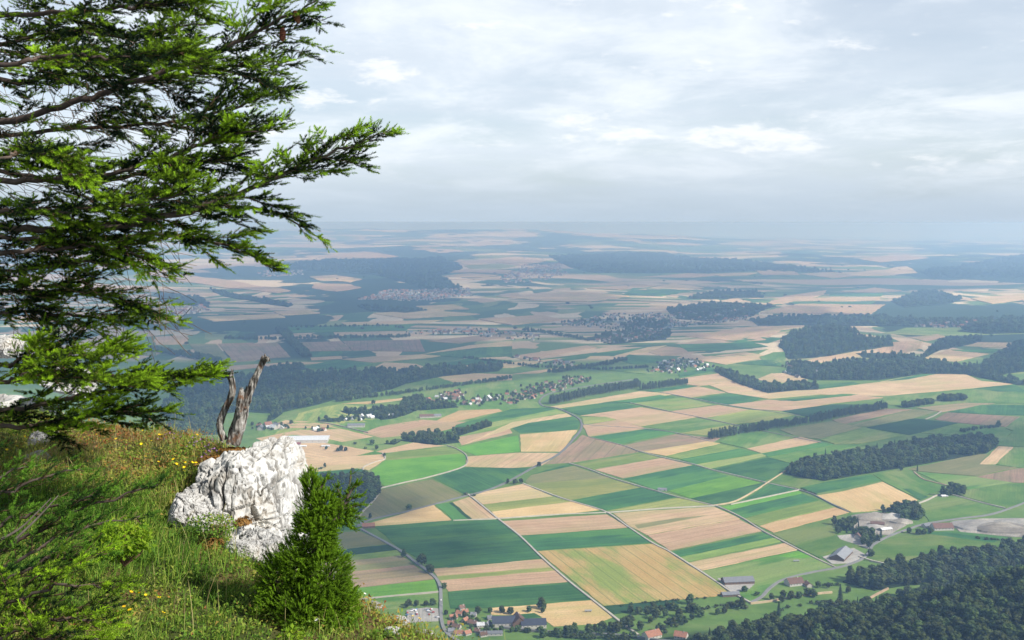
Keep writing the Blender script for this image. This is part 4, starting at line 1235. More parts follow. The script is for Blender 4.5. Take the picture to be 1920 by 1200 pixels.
# works and greenhouses by the rock
building(572, 827, 118, 62, 8, 1.6, 4, 'w', 'g', 'huge flat white roofed hall in the fields above the rock', 'hall', 'industrial_hall', 8, True, False)
for k, (px, py, L) in enumerate([(514, 830, 30), (527, 832, 34), (540, 833, 38), (552, 835, 30), (520, 838, 36), (538, 839, 30)]):
    building(px, py, L, 16, 4, 3.2, 8, 'm', 'w', 'dark red sheet roofed shed in the cluster left of the white hall', 'shed', 'shed', 3, False, False, 'red roofed sheds left of the white hall')
building(565, 838, 26, 9, 3, 1.5, 0, 'w', 'w', 'low white shed in the trees below the white hall', 'shed', 'shed', 2, False, False)
building(611, 838, 20, 9, 3, 1.8, 0, 'w', 'w', 'small white shed right of the meadow trees below the hall', 'shed', 'shed', 2, False, False)
building(668, 800, 46, 24, 6, 3, 5, 'g', 'w', 'grey flat hall with white front beyond the white hall', 'hall', 'industrial_hall', 6, False, False)
building(800, 783, 40, 16, 5, 5, 10, 'b', 'w', 'brown roofed farm beside the road below the far village', 'farmhouse', 'farmhouse', 4, False, False)
building(817, 782, 30, 14, 5, 4, 10, 'g', 'w', 'grey roofed farm shed right of the brown roofed farm', 'shed', 'shed', 4, False, False)

# houses of the villages further off: each its own, walls and roof in one mesh
_small = {}


def small_house(kind, wall):
    if (kind, wall) not in _small:
        (WV, WF), (RV, RF) = gable(12, 9, 3.6, 4.4)
        V, F, mi = join([(WV, WF, 0), (RV, RF, 1)]); _small[(kind, wall)] = mesh('house', V, F, [WALL[wall], ROOF[kind]], mi)
    return _small[(kind, wall)]


def village(tx, n, kinds, words, size=1.0, trees=0.6, stuff=False):
    poly = GP(parse(tx)); lo, hi = poly.min(0), poly.max(0); pts = []
    tries = 0
    while len(pts) < n and tries < 20000:
        tries += 1; x, y = R.uniform(lo[0], hi[0]), R.uniform(lo[1], hi[1])
        if inside(poly, np.array([x]), np.array([y]))[0] and all((x - a) ** 2 + (y - b) ** 2 > (17 * size) ** 2 for a, b in pts): pts.append((x, y))
    if stuff:
        parts = []
        (WV, WF), (RV, RF) = gable(13, 10, 5, 4.2)
        for (x, y) in pts:
            a = R.uniform(0, 3.14); s = size * R.uniform(.8, 1.5); c_, s_ = math.cos(a) * s, math.sin(a) * s
            M = np.array([[c_, -s_, 0], [s_, c_, 0], [0, 0, s]]); z = float(height(x, y)); k = R.randrange(3)
            parts += [(WV @ M.T + (x, y, z), WF, 0), (RV @ M.T + (x, y, z), RF, 1 + k)]
        V, F, mi = join(parts); c = V.mean(0)
        obj('distant_town', mesh('distant_town', V - c, F, [WALL['w'], ROOF['r'], ROOF['g'], ROOF['b']], mi), loc=c, kind='stuff')
    else:
        for (x, y) in pts:
            k = R.choice(kinds); o = obj('house', small_house(k, 'w'), None, (x, y, float(height(x, y))), label=WRD[k] + ' ' + words, category='house', group=WRD[k] + ' houses: ' + words.split(' in ', 1)[-1])
            s = size * R.uniform(.8, 1.35); o.scale = (s, s, s); o.rotation_euler = (0, 0, R.uniform(0, 3.14))
    if trees:
        m = int(n * trees); x = np.array([a + R.uniform(-30, 30) for a, b in pts for _ in range(2)][:2 * m]); y = np.array([b + R.uniform(-30, 30) for a, b in pts for _ in range(2)][:2 * m])
        wood_stuff('village_trees', x, y, height(x, y), 'b', rng.uniform(8, 14, len(x)))


village('920,752 960,735 1010,722 1040,712 1100,705 1108,716 1060,728 1020,742 960,760', 85, 'rrrbb', 'house in the long red village before the poplar avenue', 0.75, 0.9)
village('795,760 800,748 850,735 868,738 866,748 830,756', 26, 'rrbw', 'house in the hamlet in front of the big wood', 1.0, 0.8)
village('868,752 900,748 935,742 938,748 890,762 862,766', 14, 'rbw', 'house in the gardens right of the hamlet', 1.0, 1.6)
village('1215,700 1240,680 1290,672 1325,680 1335,692 1280,700', 50, 'wwgrb', 'house in the hillside village beyond the avenue', 1.0, 1.3)
village('1468,705 1475,680 1530,680 1545,700 1500,712', 38, 'wgrb', 'house in the village at the tip of the right wood', 1.0, 1.4)
village('640,785 650,782 745,776 740,783 650,792', 14, 'gwb', 'house in the farm row above the tan field', 0.9, 0.8)
village('480,800 530,796 532,804 490,808', 8, 'rwg', 'house in the hamlet behind the dead snag', 1.2, 1.0)
village('575,805 610,800 615,808 580,810', 3, 'rw', 'house in the field edge above the white hall', 1.0, 1.0)
village('670,562 720,545 880,541 885,556 800,565', 420, 'w', '', 1.15, 0.3, True)
village('1050,610 1130,590 1260,588 1400,575 1400,600 1300,612 1200,625', 300, 'w', '', 1.0, 1.0, True)
village('1110,640 1180,622 1240,620 1240,632 1150,645', 60, 'w', '', 1.1, 1.5, True)
village('930,530 980,498 1050,495 1065,515 1000,532', 240, 'w', '', 1.5, 0.4, True)
village('1700,612 1760,606 1880,602 1880,612 1780,616', 70, 'w', '', 1.2, 0.8, True)
village('960,665 1010,672 1080,684 1060,690 980,676', 14, 'w', '', 1.1, 1.5, True)
village('740,626 900,615 1010,630 1000,640 860,628', 55, 'w', '', 1.2, 1.0, True)
village('300,582 380,575 392,585 330,592', 40, 'w', '', 1.5, 1.0, True)
village('480,512 560,500 570,515 500,520', 60, 'w', '', 1.5, 0.5, True)

# parked cars on the village car park
CARM = [plain('car_paint_' + n, c, 0.3, 0.5, 0.03) for n, c in (('white', (0.75, 0.75, 0.75)), ('blue', (0.05, 0.14, 0.42)), ('grey', (0.25, 0.26, 0.28)), ('red', (0.4, 0.04, 0.03)))]
TYRE = plain('tyre_rubber', (0.02, 0.02, 0.02), 0.9, 0.2, 0.05)


def car_mesh(m):
    prof = [(-2.2, .35), (-2.25, .8), (-1.6, 1.0), (-1.0, 1.45), (.7, 1.48), (1.5, 1.0), (2.15, .85), (2.2, .35)]
    V = np.array([(x, s * .88 * (0.86 if z > 1.2 else 1), z) for s in (-1, 1) for x, z in prof]); n = len(prof)
    F4 = np.array([(i, i + 1, i + 1 + n, i + n) for i in range(n - 1)] + [(n - 1, 0, n, 2 * n - 1)]); F8 = np.array([list(range(n))[::-1], list(range(n, 2 * n))])
    parts = [(V, [F4, F8], 0)]
    for x in (-1.35, 1.35):
        for s in (-.8, .8): parts.append(tube([(x, s - .12, .33), (x, s + .12, .33)], .33, 10) + (1,))
    V, F = box(-1.0, 1.0, -.78, .78, 1.05, 1.36); parts.append((V * (1, 1.02, 1), F, 2))
    V, F, mi = join(parts); return mesh('parked_car', V, F, [m, TYRE, PANE], mi)


CARS = [car_mesh(m) for m in CARM]; CN = ['white', 'blue', 'dark grey', 'red']
for k in range(26):
    px, py = R.uniform(762, 822), R.uniform(1144, 1160); c = R.choice([0, 0, 0, 1, 2, 2, 3]); g = G(px, py)
    o = obj('parked_car', CARS[c], None, (g[0], g[1], g[2] + 1.6), label=CN[c] + ' car on the pale car park left of the village road', category='car', group=CN[c] + ' cars on the village car park')
    o.rotation_euler = (0, 0, rad(R.choice([12, 102])) + R.uniform(-.1, .1))
for px, py, c, lb in ((827, 1128, 0, 'white car on the village road next to the bend tree'), (829, 1138, 2, 'dark car on the village road behind the white one')):
    g = G(px, py); o = obj('parked_car', CARS[c], None, (g[0], g[1], g[2] + 1.8), label=lb, category='car'); o.rotation_euler = (0, 0, rad(95))
for px, py, lb in ((1103, 1148, 'grey farm trailer standing alone in the stubble by the long track'), (1493, 1054, 'pale trailer standing alone on the mown meadow')):
    g = G(px, py); t = thing('farm_trailer', lb, 'trailer', (g[0], g[1], g[2] + 0.9), rad(5))
    V, F = box(-5, 5, -1.2, 1.2, 1.0, 2.6); obj('bed', mesh('bed', V, F, METAL), t)
    for x in (-3, 3):
        for s in (-1.1, 1.1): V, F = tube([(x, s - .2, .5), (x, s + .2, .5)], .5, 10); obj('wheel', mesh('wheel', V, F, TYRE), t)
# ================================================================== the ledge in front
EDGE = np.array([(-9.0, 7.2), (-3.2, 7.1), (-2.0, 7.0), (-1.70, 6.7), (-1.52, 6.1), (-1.42, 5.6), (-1.30, 5.15), (-1.06, 4.78), (-0.86, 4.62), (-0.56, 4.42), (-0.20, 4.02), (0.25, 3.6), (0.9, 2.6), (1.2, 0.0), (1.3, -5)])


def edge_dist(x, y):
    """signed distance to the lip; positive = out over the drop"""
    shp = np.shape(x); X = np.asarray(x, float).ravel(); Y = np.asarray(y, float).ravel(); best = np.full(X.shape, 1e9); sgn = np.ones(X.shape)
    for a, b in zip(EDGE[:-1], EDGE[1:]):
        e = b - a; t = np.clip(((X - a[0]) * e[0] + (Y - a[1]) * e[1]) / (e @ e), 0, 1)
        dx, dy = X - a[0] - t * e[0], Y - a[1] - t * e[1]; d = np.hypot(dx, dy); s = np.where(e[0] * (Y - a[1]) - e[1] * (X - a[0]) > 0, 1, -1)
        m = d < best; best[m] = d[m]; sgn[m] = s[m]
    return (best * sgn).reshape(shp)


def ledge(x, y):
    """height of the ledge ground"""
    x = np.asarray(x, float); y = np.asarray(y, float)
    z = -1.49 + 0.067 * (y - 4) + 0.14 * sstep(-2.0, -3.4, x) * sstep(5.0, 6.8, y)
    z = z + 0.055 * fbm(xyz(x * 1.6, y * 1.6), 3, 3) + 0.02 * fbm(xyz(x * 7, y * 7), 2, 8)
    z = z + 0.17 * np.exp(-(((x + 1.58) / .24) ** 2 + ((y - 6.0) / .36) ** 2))
    e = edge_dist(x, y) + 0.10 * fbm(xyz(x * 2.2, y * 2.2), 3, 12)
    lip = np.clip(e + 0.25, 0, None)
    return H + z - 0.35 * lip ** 2 - np.clip(e, 0, None) * 1.6 - 1.5 * np.clip(e, 0, 6) ** 2


def LG(px, py):
    """where a photo pixel meets the ledge"""
    u, w = ray(px, py); d = np.linspace(2.2, 9, 700); z = H + w * d; h = ledge(u * d, d); k = int(np.argmax(z < h))
    if k == 0: k = len(d) - 1
    return Vector((u * d[k], d[k], float(h[k])))


def soil_material():
    m, nt, b = material('ledge_soil', 0.95, 0.1)
    tc = nt.new('ShaderNodeTexCoord'); n = nt.noise(tc.outputs['Object'], 3.0, 6, 0.65); n2 = nt.noise(tc.outputs['Object'], 30.0, 5, 0.7)
    c = nt.ramp(n, [(0.3, (0.035, 0.05, 0.016)), (0.5, (0.07, 0.085, 0.025)), (0.62, (0.13, 0.085, 0.04)), (0.75, (0.17, 0.12, 0.06))])
    c = nt.mix(0.6, c, nt.ramp(n2, [(0.3, (0.4, 0.4, 0.4)), (0.7, (1.5, 1.5, 1.5))]), 'MULTIPLY')
    nt.l.new(c, b.inputs['Base Color'])
    return m


def build_ledge():
    xs = np.concatenate([np.linspace(-9, -4.6, 30), np.linspace(-4.5, 1.2, 200), np.linspace(1.3, 8, 40)])
    ys = np.concatenate([np.linspace(-3, 2.6, 30), np.linspace(2.65, 8.2, 200), np.linspace(8.4, 14, 30)])
    X, Y = np.meshgrid(xs, ys, indexing='ij'); Z = np.maximum(ledge(X, Y), H - 45); m, n = X.shape
    V = np.stack([X, Y, Z], -1).reshape(-1, 3); i = (np.arange(m - 1)[:, None] * n + np.arange(n - 1)[None]).ravel()
    obj('ledge', mesh('ledge', V - (0, 0, H), np.stack([i, i + n, i + n + 1, i + 1], -1), soil_material(), smooth=True), loc=(0, 0, H), kind='structure')


build_ledge()


# ------------------------------------------------------------------ limestone
def rock_material():
    m, nt, b = material('limestone', 0.85, 0.25)
    tc = nt.new('ShaderNodeTexCoord'); o = tc.outputs['Object']; geo = nt.new('ShaderNodeNewGeometry')
    at = nt.new('ShaderNodeAttribute', attribute_name='crack')
    n = nt.noise(nt.mapping(o, (1, 1, 1.6)), 5.0, 8, 0.65)
    c = nt.ramp(n, [(0.30, (0.24, 0.235, 0.22)), (0.42, (0.48, 0.47, 0.445)), (0.66, (0.64, 0.63, 0.60))])
    up = nt.new('ShaderNodeSeparateXYZ', ins={0: geo.outputs['Normal']}).outputs[2]
    lich = nt.math('MULTIPLY', step(nt, nt.noise(o, 9.0, 7, 0.7), 0.46, 0.60), step(nt, up, 0.25, 0.9))
    c = nt.mix(nt.math('MULTIPLY', lich, 0.75), c, (0.26, 0.265, 0.26))
    pits = step(nt, nt.noise(o, 34.0, 4, 0.6), 0.60, 0.68)
    c = nt.mix(nt.math('MULTIPLY', pits, 0.6), c, (0.13, 0.125, 0.12))
    c = nt.mix(nt.math('MULTIPLY', at.outputs['Fac'], 0.92), c, (0.06, 0.05, 0.04))
    streak = step(nt, nt.noise(nt.mapping(o, (22, 22, 2.2)), 1.0, 5, 0.6), 0.52, 0.70)
    c = nt.mix(nt.math('MULTIPLY', streak, 0.42), c, (0.27, 0.26, 0.24))
    cream = step(nt, nt.noise(o, 2.2, 4, 0.6), 0.50, 0.66); c = nt.mix(nt.math('MULTIPLY', cream, 0.35), c, (0.60, 0.53, 0.42))
    rust = step(nt, nt.noise(o, 4.0, 5, 0.6), 0.60, 0.70)
    c = nt.mix(nt.math('MULTIPLY', nt.math('MULTIPLY', rust, at.outputs['Fac']), 0.7), c, (0.25, 0.13, 0.05))
    bp = nt.new('ShaderNodeBump'); bp.inputs['Strength'].default_value = 1.0; bp.inputs['Distance'].default_value = 0.02
    nt.l.new(nt.math('MULTIPLY', nt.noise(nt.mapping(o, (30, 30, 11)), 1.0, 8, 0.65), step(nt, nt.noise(o, 3.5, 3, 0.5), 0.30, 0.62)), bp.inputs['Height']); nt.l.new(bp.outputs[0], b.inputs['Normal'])
    nt.l.new(c, b.inputs['Base Color'])
    return m


LIME = rock_material()


def rock(name, c, r, label, seed, rot=(0, 0, 0), res=70, p=3.2, amp=0.13, group=None, bed=1.0):
    """weathered block: rounded box, bedding steps, cracks, lumps"""
    n = res; V = []; F = []
    lin = np.tan(np.linspace(-1, 1, n + 1) * math.pi / 4)
    A, B = np.meshgrid(lin, lin, indexing='ij')
    i = (np.arange(n)[:, None] * (n + 1) + np.arange(n)[None]).ravel()
    for ax in range(3):
        for s in (-1, 1):
            q = np.zeros((n + 1, n + 1, 3)); q[..., ax] = s; q[..., (ax + 1) % 3] = A; q[..., (ax + 2) % 3] = B * s
            off = len(V) * (n + 1) ** 2; V.append(q.reshape(-1, 3)); F.append(np.stack([i, i + n + 1, i + n + 2, i + 1], -1) + off)
    V = np.concatenate(V); F = np.concatenate(F)
    V /= (np.abs(V) ** p).sum(1)[:, None] ** (1 / p); N = V / np.linalg.norm(V, axis=1)[:, None]
    r = np.array(r); s = seed * 7.31; fg = np.random.default_rng(seed)
    for kk in range(46):      # chipped planes
        nn = fg.normal(0, 1, 3); nn /= np.linalg.norm(nn); hq = fg.uniform(.74, .99) * (np.abs(nn) ** (p / (p - 1))).sum() ** ((p - 1) / p)
        dd = V @ nn; over = dd > hq; V[over] -= nn * ((dd[over] - hq) * .93)[:, None]
    W = V * r; m = r.mean()
    W = W + N * (amp * m * fbm(W / m * 1.3 + s, 4, seed, .55))[:, None]
    # blocky joints: each joint-bounded cell stands a little proud or back
    Q = W / m @ np.array([[.93, .2, .3], [-.25, .95, .1], [-.28, -.2, .94]]).T * np.array([2.6, 2.6, 2.1]) + .35 * fbm(W / m * 2 + s, 2, seed + 4)[:, None]
    cell = np.floor(Q).astype(int); fr = np.abs(Q - cell - .5).max(1) * 2
    hv = ((cell[:, 0] * 73856093) ^ (cell[:, 1] * 19349663) ^ (cell[:, 2] * 83492791) ^ seed * 977) & 255
    W = W + N * ((hv / 255 - .5) * .075 * m)[:, None] - N * (sstep(.90, 1.0, fr) * .035 * m)[:, None]
    t = W @ np.array([0.35, 0.1, 0.93]) / m * 7 * bed + 1.2 * fbm(W / m * 1.5 + s, 3, seed + 2)
    W = W + N * (0.016 * m * (np.abs((t % 1) - 0.5) * 2 - .5))[:, None]
    # vertical cracks and crevices
    cr = np.zeros(len(W))
    for k, (fx, wd, dp) in enumerate(((1.1, 0.022, 0.09), (2.3, 0.022, 0.05), (4.6, 0.03, 0.03))):
        Q = W / m * np.array([1.7, 1.7, 0.30]) * fx + s + k * 5 + .25 * fbm(W / m * 3 + s, 2, seed + 7)[:, None]
        v = np.abs(fbm(Q, 2, seed + 30 + k)); e = np.exp(-(v / wd) ** 1.2); W = W - N * (e * dp * m * 1.25)[:, None]; cr = np.maximum(cr, e * (1, .9, .6)[k])
        Q = W / m * np.array([0.35, 0.35, 1.7]) * fx + s + k * 9 + 3; v = np.abs(fbm(Q, 2, seed + 60 + k)); e = np.exp(-(v / (wd * .7)) ** 2) * sstep(-.1, .3, fbm(W / m * 2 + s, 2, seed + 90))
        W = W - N * (e * dp * m * .5)[:, None]; cr = np.maximum(cr, e * .55)
    pit = sstep(.34, .55, vnoise(W / m * 17 + s, seed + 8)); W = W - N * (pit * .03 * m)[:, None]; cr = np.maximum(cr, pit * .7)
    W = W + N * (0.028 * m * fbm(W / m * 7 + s, 3, seed + 5))[:, None] + N * (0.014 * m * fbm(W / m * 19 + s, 2, seed + 6))[:, None]
    me = mesh(name, W, F, LIME, smooth=False, attrs={'crack': cr})
    o = obj(name, me, None, c, label=label, category='rock', group=group); o.rotation_euler = [rad(a) for a in rot]
    return o


rock('limestone_outcrop', P(473, 1000, 5.75), (0.228, 0.52, 0.455), 'large cracked white limestone outcrop under the dead snag', 3, (-5, -5, -16), 125, 5.2, 0.10)
rock('limestone_slab', P(385, 972, 5.36), (0.20, 0.20, 0.09), 'sloping white slab at the left foot of the large outcrop', 5, (12, 26, 20), 80)
rock('limestone_block', P(492, 1040, 5.1), (0.10, 0.18, 0.10), 'jagged pale block below the large outcrop beside the dwarf spruce', 8, (10, -10, 30), 60)
rock('limestone_block', P(452, 1035, 5.0), (0.07, 0.10, 0.05), 'small stone in the grass just under the sloping slab', 9, (0, 20, 60), 50)
rock('limestone_ridge', P(82, 838, 6.6), (0.11, 0.2, 0.075), 'pale fissured rock in the grass at the far left ridge', 11, (25, 35, 20), 90)
rock('limestone_block', P(70, 868, 6.2), (0.07, 0.1, 0.045), 'lower of the two left ridge rocks', 12, (10, 30, -20), 60)
rock('limestone_block', P(105, 806, 6.9), (0.07, 0.1, 0.06), 'stone on the left ridge below the spruce bough', 13, (10, 0, -20), 50)
rock('limestone_block', P(12, 818, 6.9), (0.08, 0.1, 0.06), 'stone at the extreme left of the ridge', 14, (0, 10, 10), 50)
rock('limestone_block', P(752, 1166, 4.28), (0.030, 0.05, 0.022), 'small white stone in the flowery turf near the cliff lip', 15, (0, 10, 10), 40)
rock('limestone_block', P(703, 1134, 4.48), (0.022, 0.03, 0.016), 'stone at the lip right beside the dwarf spruce', 16, (0, 10, 50), 36)
rock('limestone_block', P(798, 1188, 4.1), (0.028, 0.04, 0.014), 'flat white stone at the outermost tip of the turf', 17, (0, 5, 70), 36)
rock('limestone_block', P(735, 1190, 4.1), (0.035, 0.04, 0.025), 'half hidden stone in dry turf at the bottom edge', 18, (0, 5, 0), 36)
rock('limestone_block', P(505, 1075, 5.0), (0.05, 0.07, 0.05), 'low stone half behind the dwarf spruce', 19, (0, 15, 0), 40)
# pale crags seen through the spruce at far left
rock('limestone_crag', P(15, 650, 16.0), (0.22, 0.4, 0.16), 'pale crag showing behind the lowest spruce boughs at the left edge', 21, (0, 10, 10), 60)
rock('limestone_crag', P(128, 712, 15.0), (0.35, 0.8, 0.14), 'pale sunlit crag glimpsed through the lower boughs', 22, (0, 20, 10), 60)
# what the crags stand on: a rocky shoulder joined to the mountain
rock('rock_shoulder', P(-60, 860, 15.6), (2.4, 1.6, 0.95), 'rocky shoulder carrying the pale crags behind the spruce', 23, (0, 8, 10), 50, 2.6, 0.2)


# ------------------------------------------------------------------ dead snags
def wood_material():
    m, nt, b = material('dead_wood', 0.9, 0.15)
    tc = nt.new('ShaderNodeTexCoord'); o = tc.outputs['Object']
    n = nt.noise(nt.mapping(o, (60, 60, 9)), 1.0, 6, 0.7); n2 = nt.noise(o, 14.0, 4, 0.6)
    c = nt.ramp(n, [(0.40, (0.022, 0.019, 0.017)), (0.51, (0.20, 0.185, 0.165)), (0.64, (0.48, 0.465, 0.43))])
    c = nt.mix(step(nt, n2, 0.52, 0.66), c, (0.16, 0.09, 0.055))
    bp = nt.new('ShaderNodeBump'); bp.inputs['Strength'].default_value = 0.9; bp.inputs['Distance'].default_value = 0.008
    nt.l.new(n, bp.inputs['Height']); nt.l.new(bp.outputs[0], b.inputs['Normal']); nt.l.new(c, b.inputs['Base Color']); return m


DEADW = wood_material()


def snag_limb(px, radii, d, seed, n=44, k=22):
    pts = spline([P(a, b, d + e) for a, b, e in px], n); rr = np.interp(np.linspace(0, 1, n), np.linspace(0, 1, len(radii)), radii)
    V, F = tube(pts, rr, k); nn = n * k
    C = np.repeat(pts, k, 0); D = V[:nn] - C; L = np.linalg.norm(D, axis=1)[:, None]; D = D / (L + 1e-9)
    th = np.tile(np.arange(k) / k * 2 * np.pi, n); s = np.repeat(np.linspace(0, 1, n), k) * 4
    groove = fbm(np.stack([np.cos(th) * 2.2, np.sin(th) * 2.2, s * .7 + seed], -1), 3, seed)
    lump = fbm(np.stack([np.cos(th), np.sin(th), s * 3 + seed], -1), 3, seed + 1)
    V[:nn] = C + D * L * (1 + 0.38 * groove[:, None] + 0.22 * lump[:, None])
    # ragged broken tip
    V[nn - k:nn] += np.stack([np.zeros(k), np.zeros(k), 0.018 * vnoise(xyz(np.arange(k) * 1.7, seed), 4)], -1)
    return V, F


base = P(440, 822, 5.95)
t = thing('dead_snag', 'weathered dead tree snag with two broken limbs on top of the white rock', 'dead tree', base)
for nm, px, rr, d, sd in (('trunk', [(437, 832, 0), (446, 800, 0), (453, 770, 0), (460, 745, 0), (468, 728, 0)], [.038, .037, .034, .031, .020], 5.95, 3),
                          ('limb', [(456, 762, .0), (468, 735, .0), (477, 712, .01), (487, 690, .02), (497, 669, .03)], [.024, .021, .018, .0165, .018], 5.93, 7),
                          ('splinter', [(449, 778, -.03), (450, 750, -.035), (453, 729, -.03)], [.016, .018, .009], 5.93, 9),
                          ('knob', [(494, 676, .02), (500, 672, .0), (504, 675, -.01)], [.013, .011, .009], 5.93, 12)):
    V, F = snag_limb(px, rr, d, sd, 44 if nm != 'knob' else 12); obj(nm, mesh(nm, V - np.array(base), F, DEADW, smooth=False), t)
b2 = P(413, 818, 5.95)
t = thing('dead_sapling', 'thin curved bare grey stem with hooked top left of the snag', 'dead tree', b2)
for nm, px, rr, d, sd in (('trunk', [(420, 825, 0), (412, 795, 0), (421, 770, 0), (432, 748, 0), (436, 722, 0), (430, 700, 0)], [.019, .018, .0165, .016, .015, .016], 5.95, 15),
                          ('hook', [(433, 706, 0), (426, 701, .01), (417, 699, .02)], [.014, .010, .006], 5.95, 17), ('tip', [(433, 708, 0), (434, 701, 0), (436, 696, 0)], [.012, .010, .007], 5.95, 19)):
    V, F = snag_limb(px, rr, d, sd, 50 if nm == 'trunk' else 12); obj(nm, mesh(nm, V - np.array(b2), F, DEADW), t)


# ------------------------------------------------------------------ needle shoots
NEEDLE = foliage_mat('spruce_needles', (0.005, 0.018, 0.004), (0.27, 0.46, 0.014), 0.18, 9.0, 0.0, True)
NEEDLE_DK = foliage_mat('shade_needles', (0.014, 0.050, 0.008), (0.15, 0.32, 0.025), 0.3, 9.0, 0.0, True)  # duller copy with the corner's shade put into its colour
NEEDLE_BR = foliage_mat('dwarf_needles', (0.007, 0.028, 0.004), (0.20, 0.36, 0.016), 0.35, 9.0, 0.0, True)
TWIG = plain('spruce_twig', (0.15, 0.09, 0.055), 0.9, 0.15, 0.2, 20)
LIMBM = plain('spruce_bark', (0.11, 0.085, 0.07), 0.95, 0.1, 0.25, 14)


def needles(P0, D, Ln, tone, k=34, nl=0.013, w=0.0011, seed=0, spread=0.85):
    """P0,D (n,3), Ln,tone (n): each shoot gets k needles, plus a bare axis"""
    g = np.random.default_rng(seed); n = len(P0); D = D / np.linalg.norm(D, axis=1)[:, None]
    ref = np.where(np.abs(D[:, 2:3]) > .9, np.array([[1., 0, 0]]), np.array([[0, 0, 1.]]))
    A = np.cross(D, ref); A /= np.linalg.norm(A, axis=1)[:, None]; B = np.cross(D, A)
    t = (np.arange(k) + g.uniform(0, 1, (n, k))) / k; ph = np.arange(k) * 2.4 + g.uniform(0, 6.28, (n, 1)) + g.uniform(-.4, .4, (n, k))
    rd = A[:, None] * np.cos(ph)[..., None] + B[:, None] * np.sin(ph)[..., None]
    rd[..., 2] += 0.25
    nd = D[:, None] * (0.55 + 0.5 * t[..., None] ** 3) + rd * spread; nd /= np.linalg.norm(nd, axis=2)[..., None]
    base = P0[:, None] + D[:, None] * (t * Ln[:, None])[..., None]
    L = nl * g.uniform(.8, 1.15, (n, k)) * (1 - 0.35 * t ** 4)
    sd = np.cross(nd, D[:, None] + 0.3 * g.normal(0, 1, (n, k, 3))); sd /= np.linalg.norm(sd, axis=2)[..., None] + 1e-9
    tip = base + nd * L[..., None]
    V = np.stack([base - sd * w, base + sd * w, tip], 2).reshape(-1, 3)
    tn = np.repeat((tone[:, None] + 0.12 * (t - .5) + g.normal(0, .06, (n, k))).ravel(), 3)
    return V, np.arange(n * k * 3).reshape(-1, 3), tn


def thin_tubes(A, B, r):
    """many straight three-sided twigs"""
    D = B - A; D = D / (np.linalg.norm(D, axis=1)[:, None] + 1e-9); X = np.cross(D, np.array([.2, .3, .9])); X /= np.linalg.norm(X, axis=1)[:, None]; Y = np.cross(D, X)
    th = np.array([0, 2.094, 4.189]); ring = X[:, None] * np.cos(th)[None, :, None] + Y[:, None] * np.sin(th)[None, :, None]
    r = np.asarray(r)[:, None, None]
    V = np.concatenate([A[:, None] + ring * r, B[:, None] + ring * r * .6], 1).reshape(-1, 3); n = len(A); o = np.arange(n)[:, None] * 6
    F = np.concatenate([np.stack([o + a, o + (a + 1) % 3, o + 3 + (a + 1) % 3, o + 3 + a], -1).reshape(-1, 4) for a in range(3)])
    return V, F


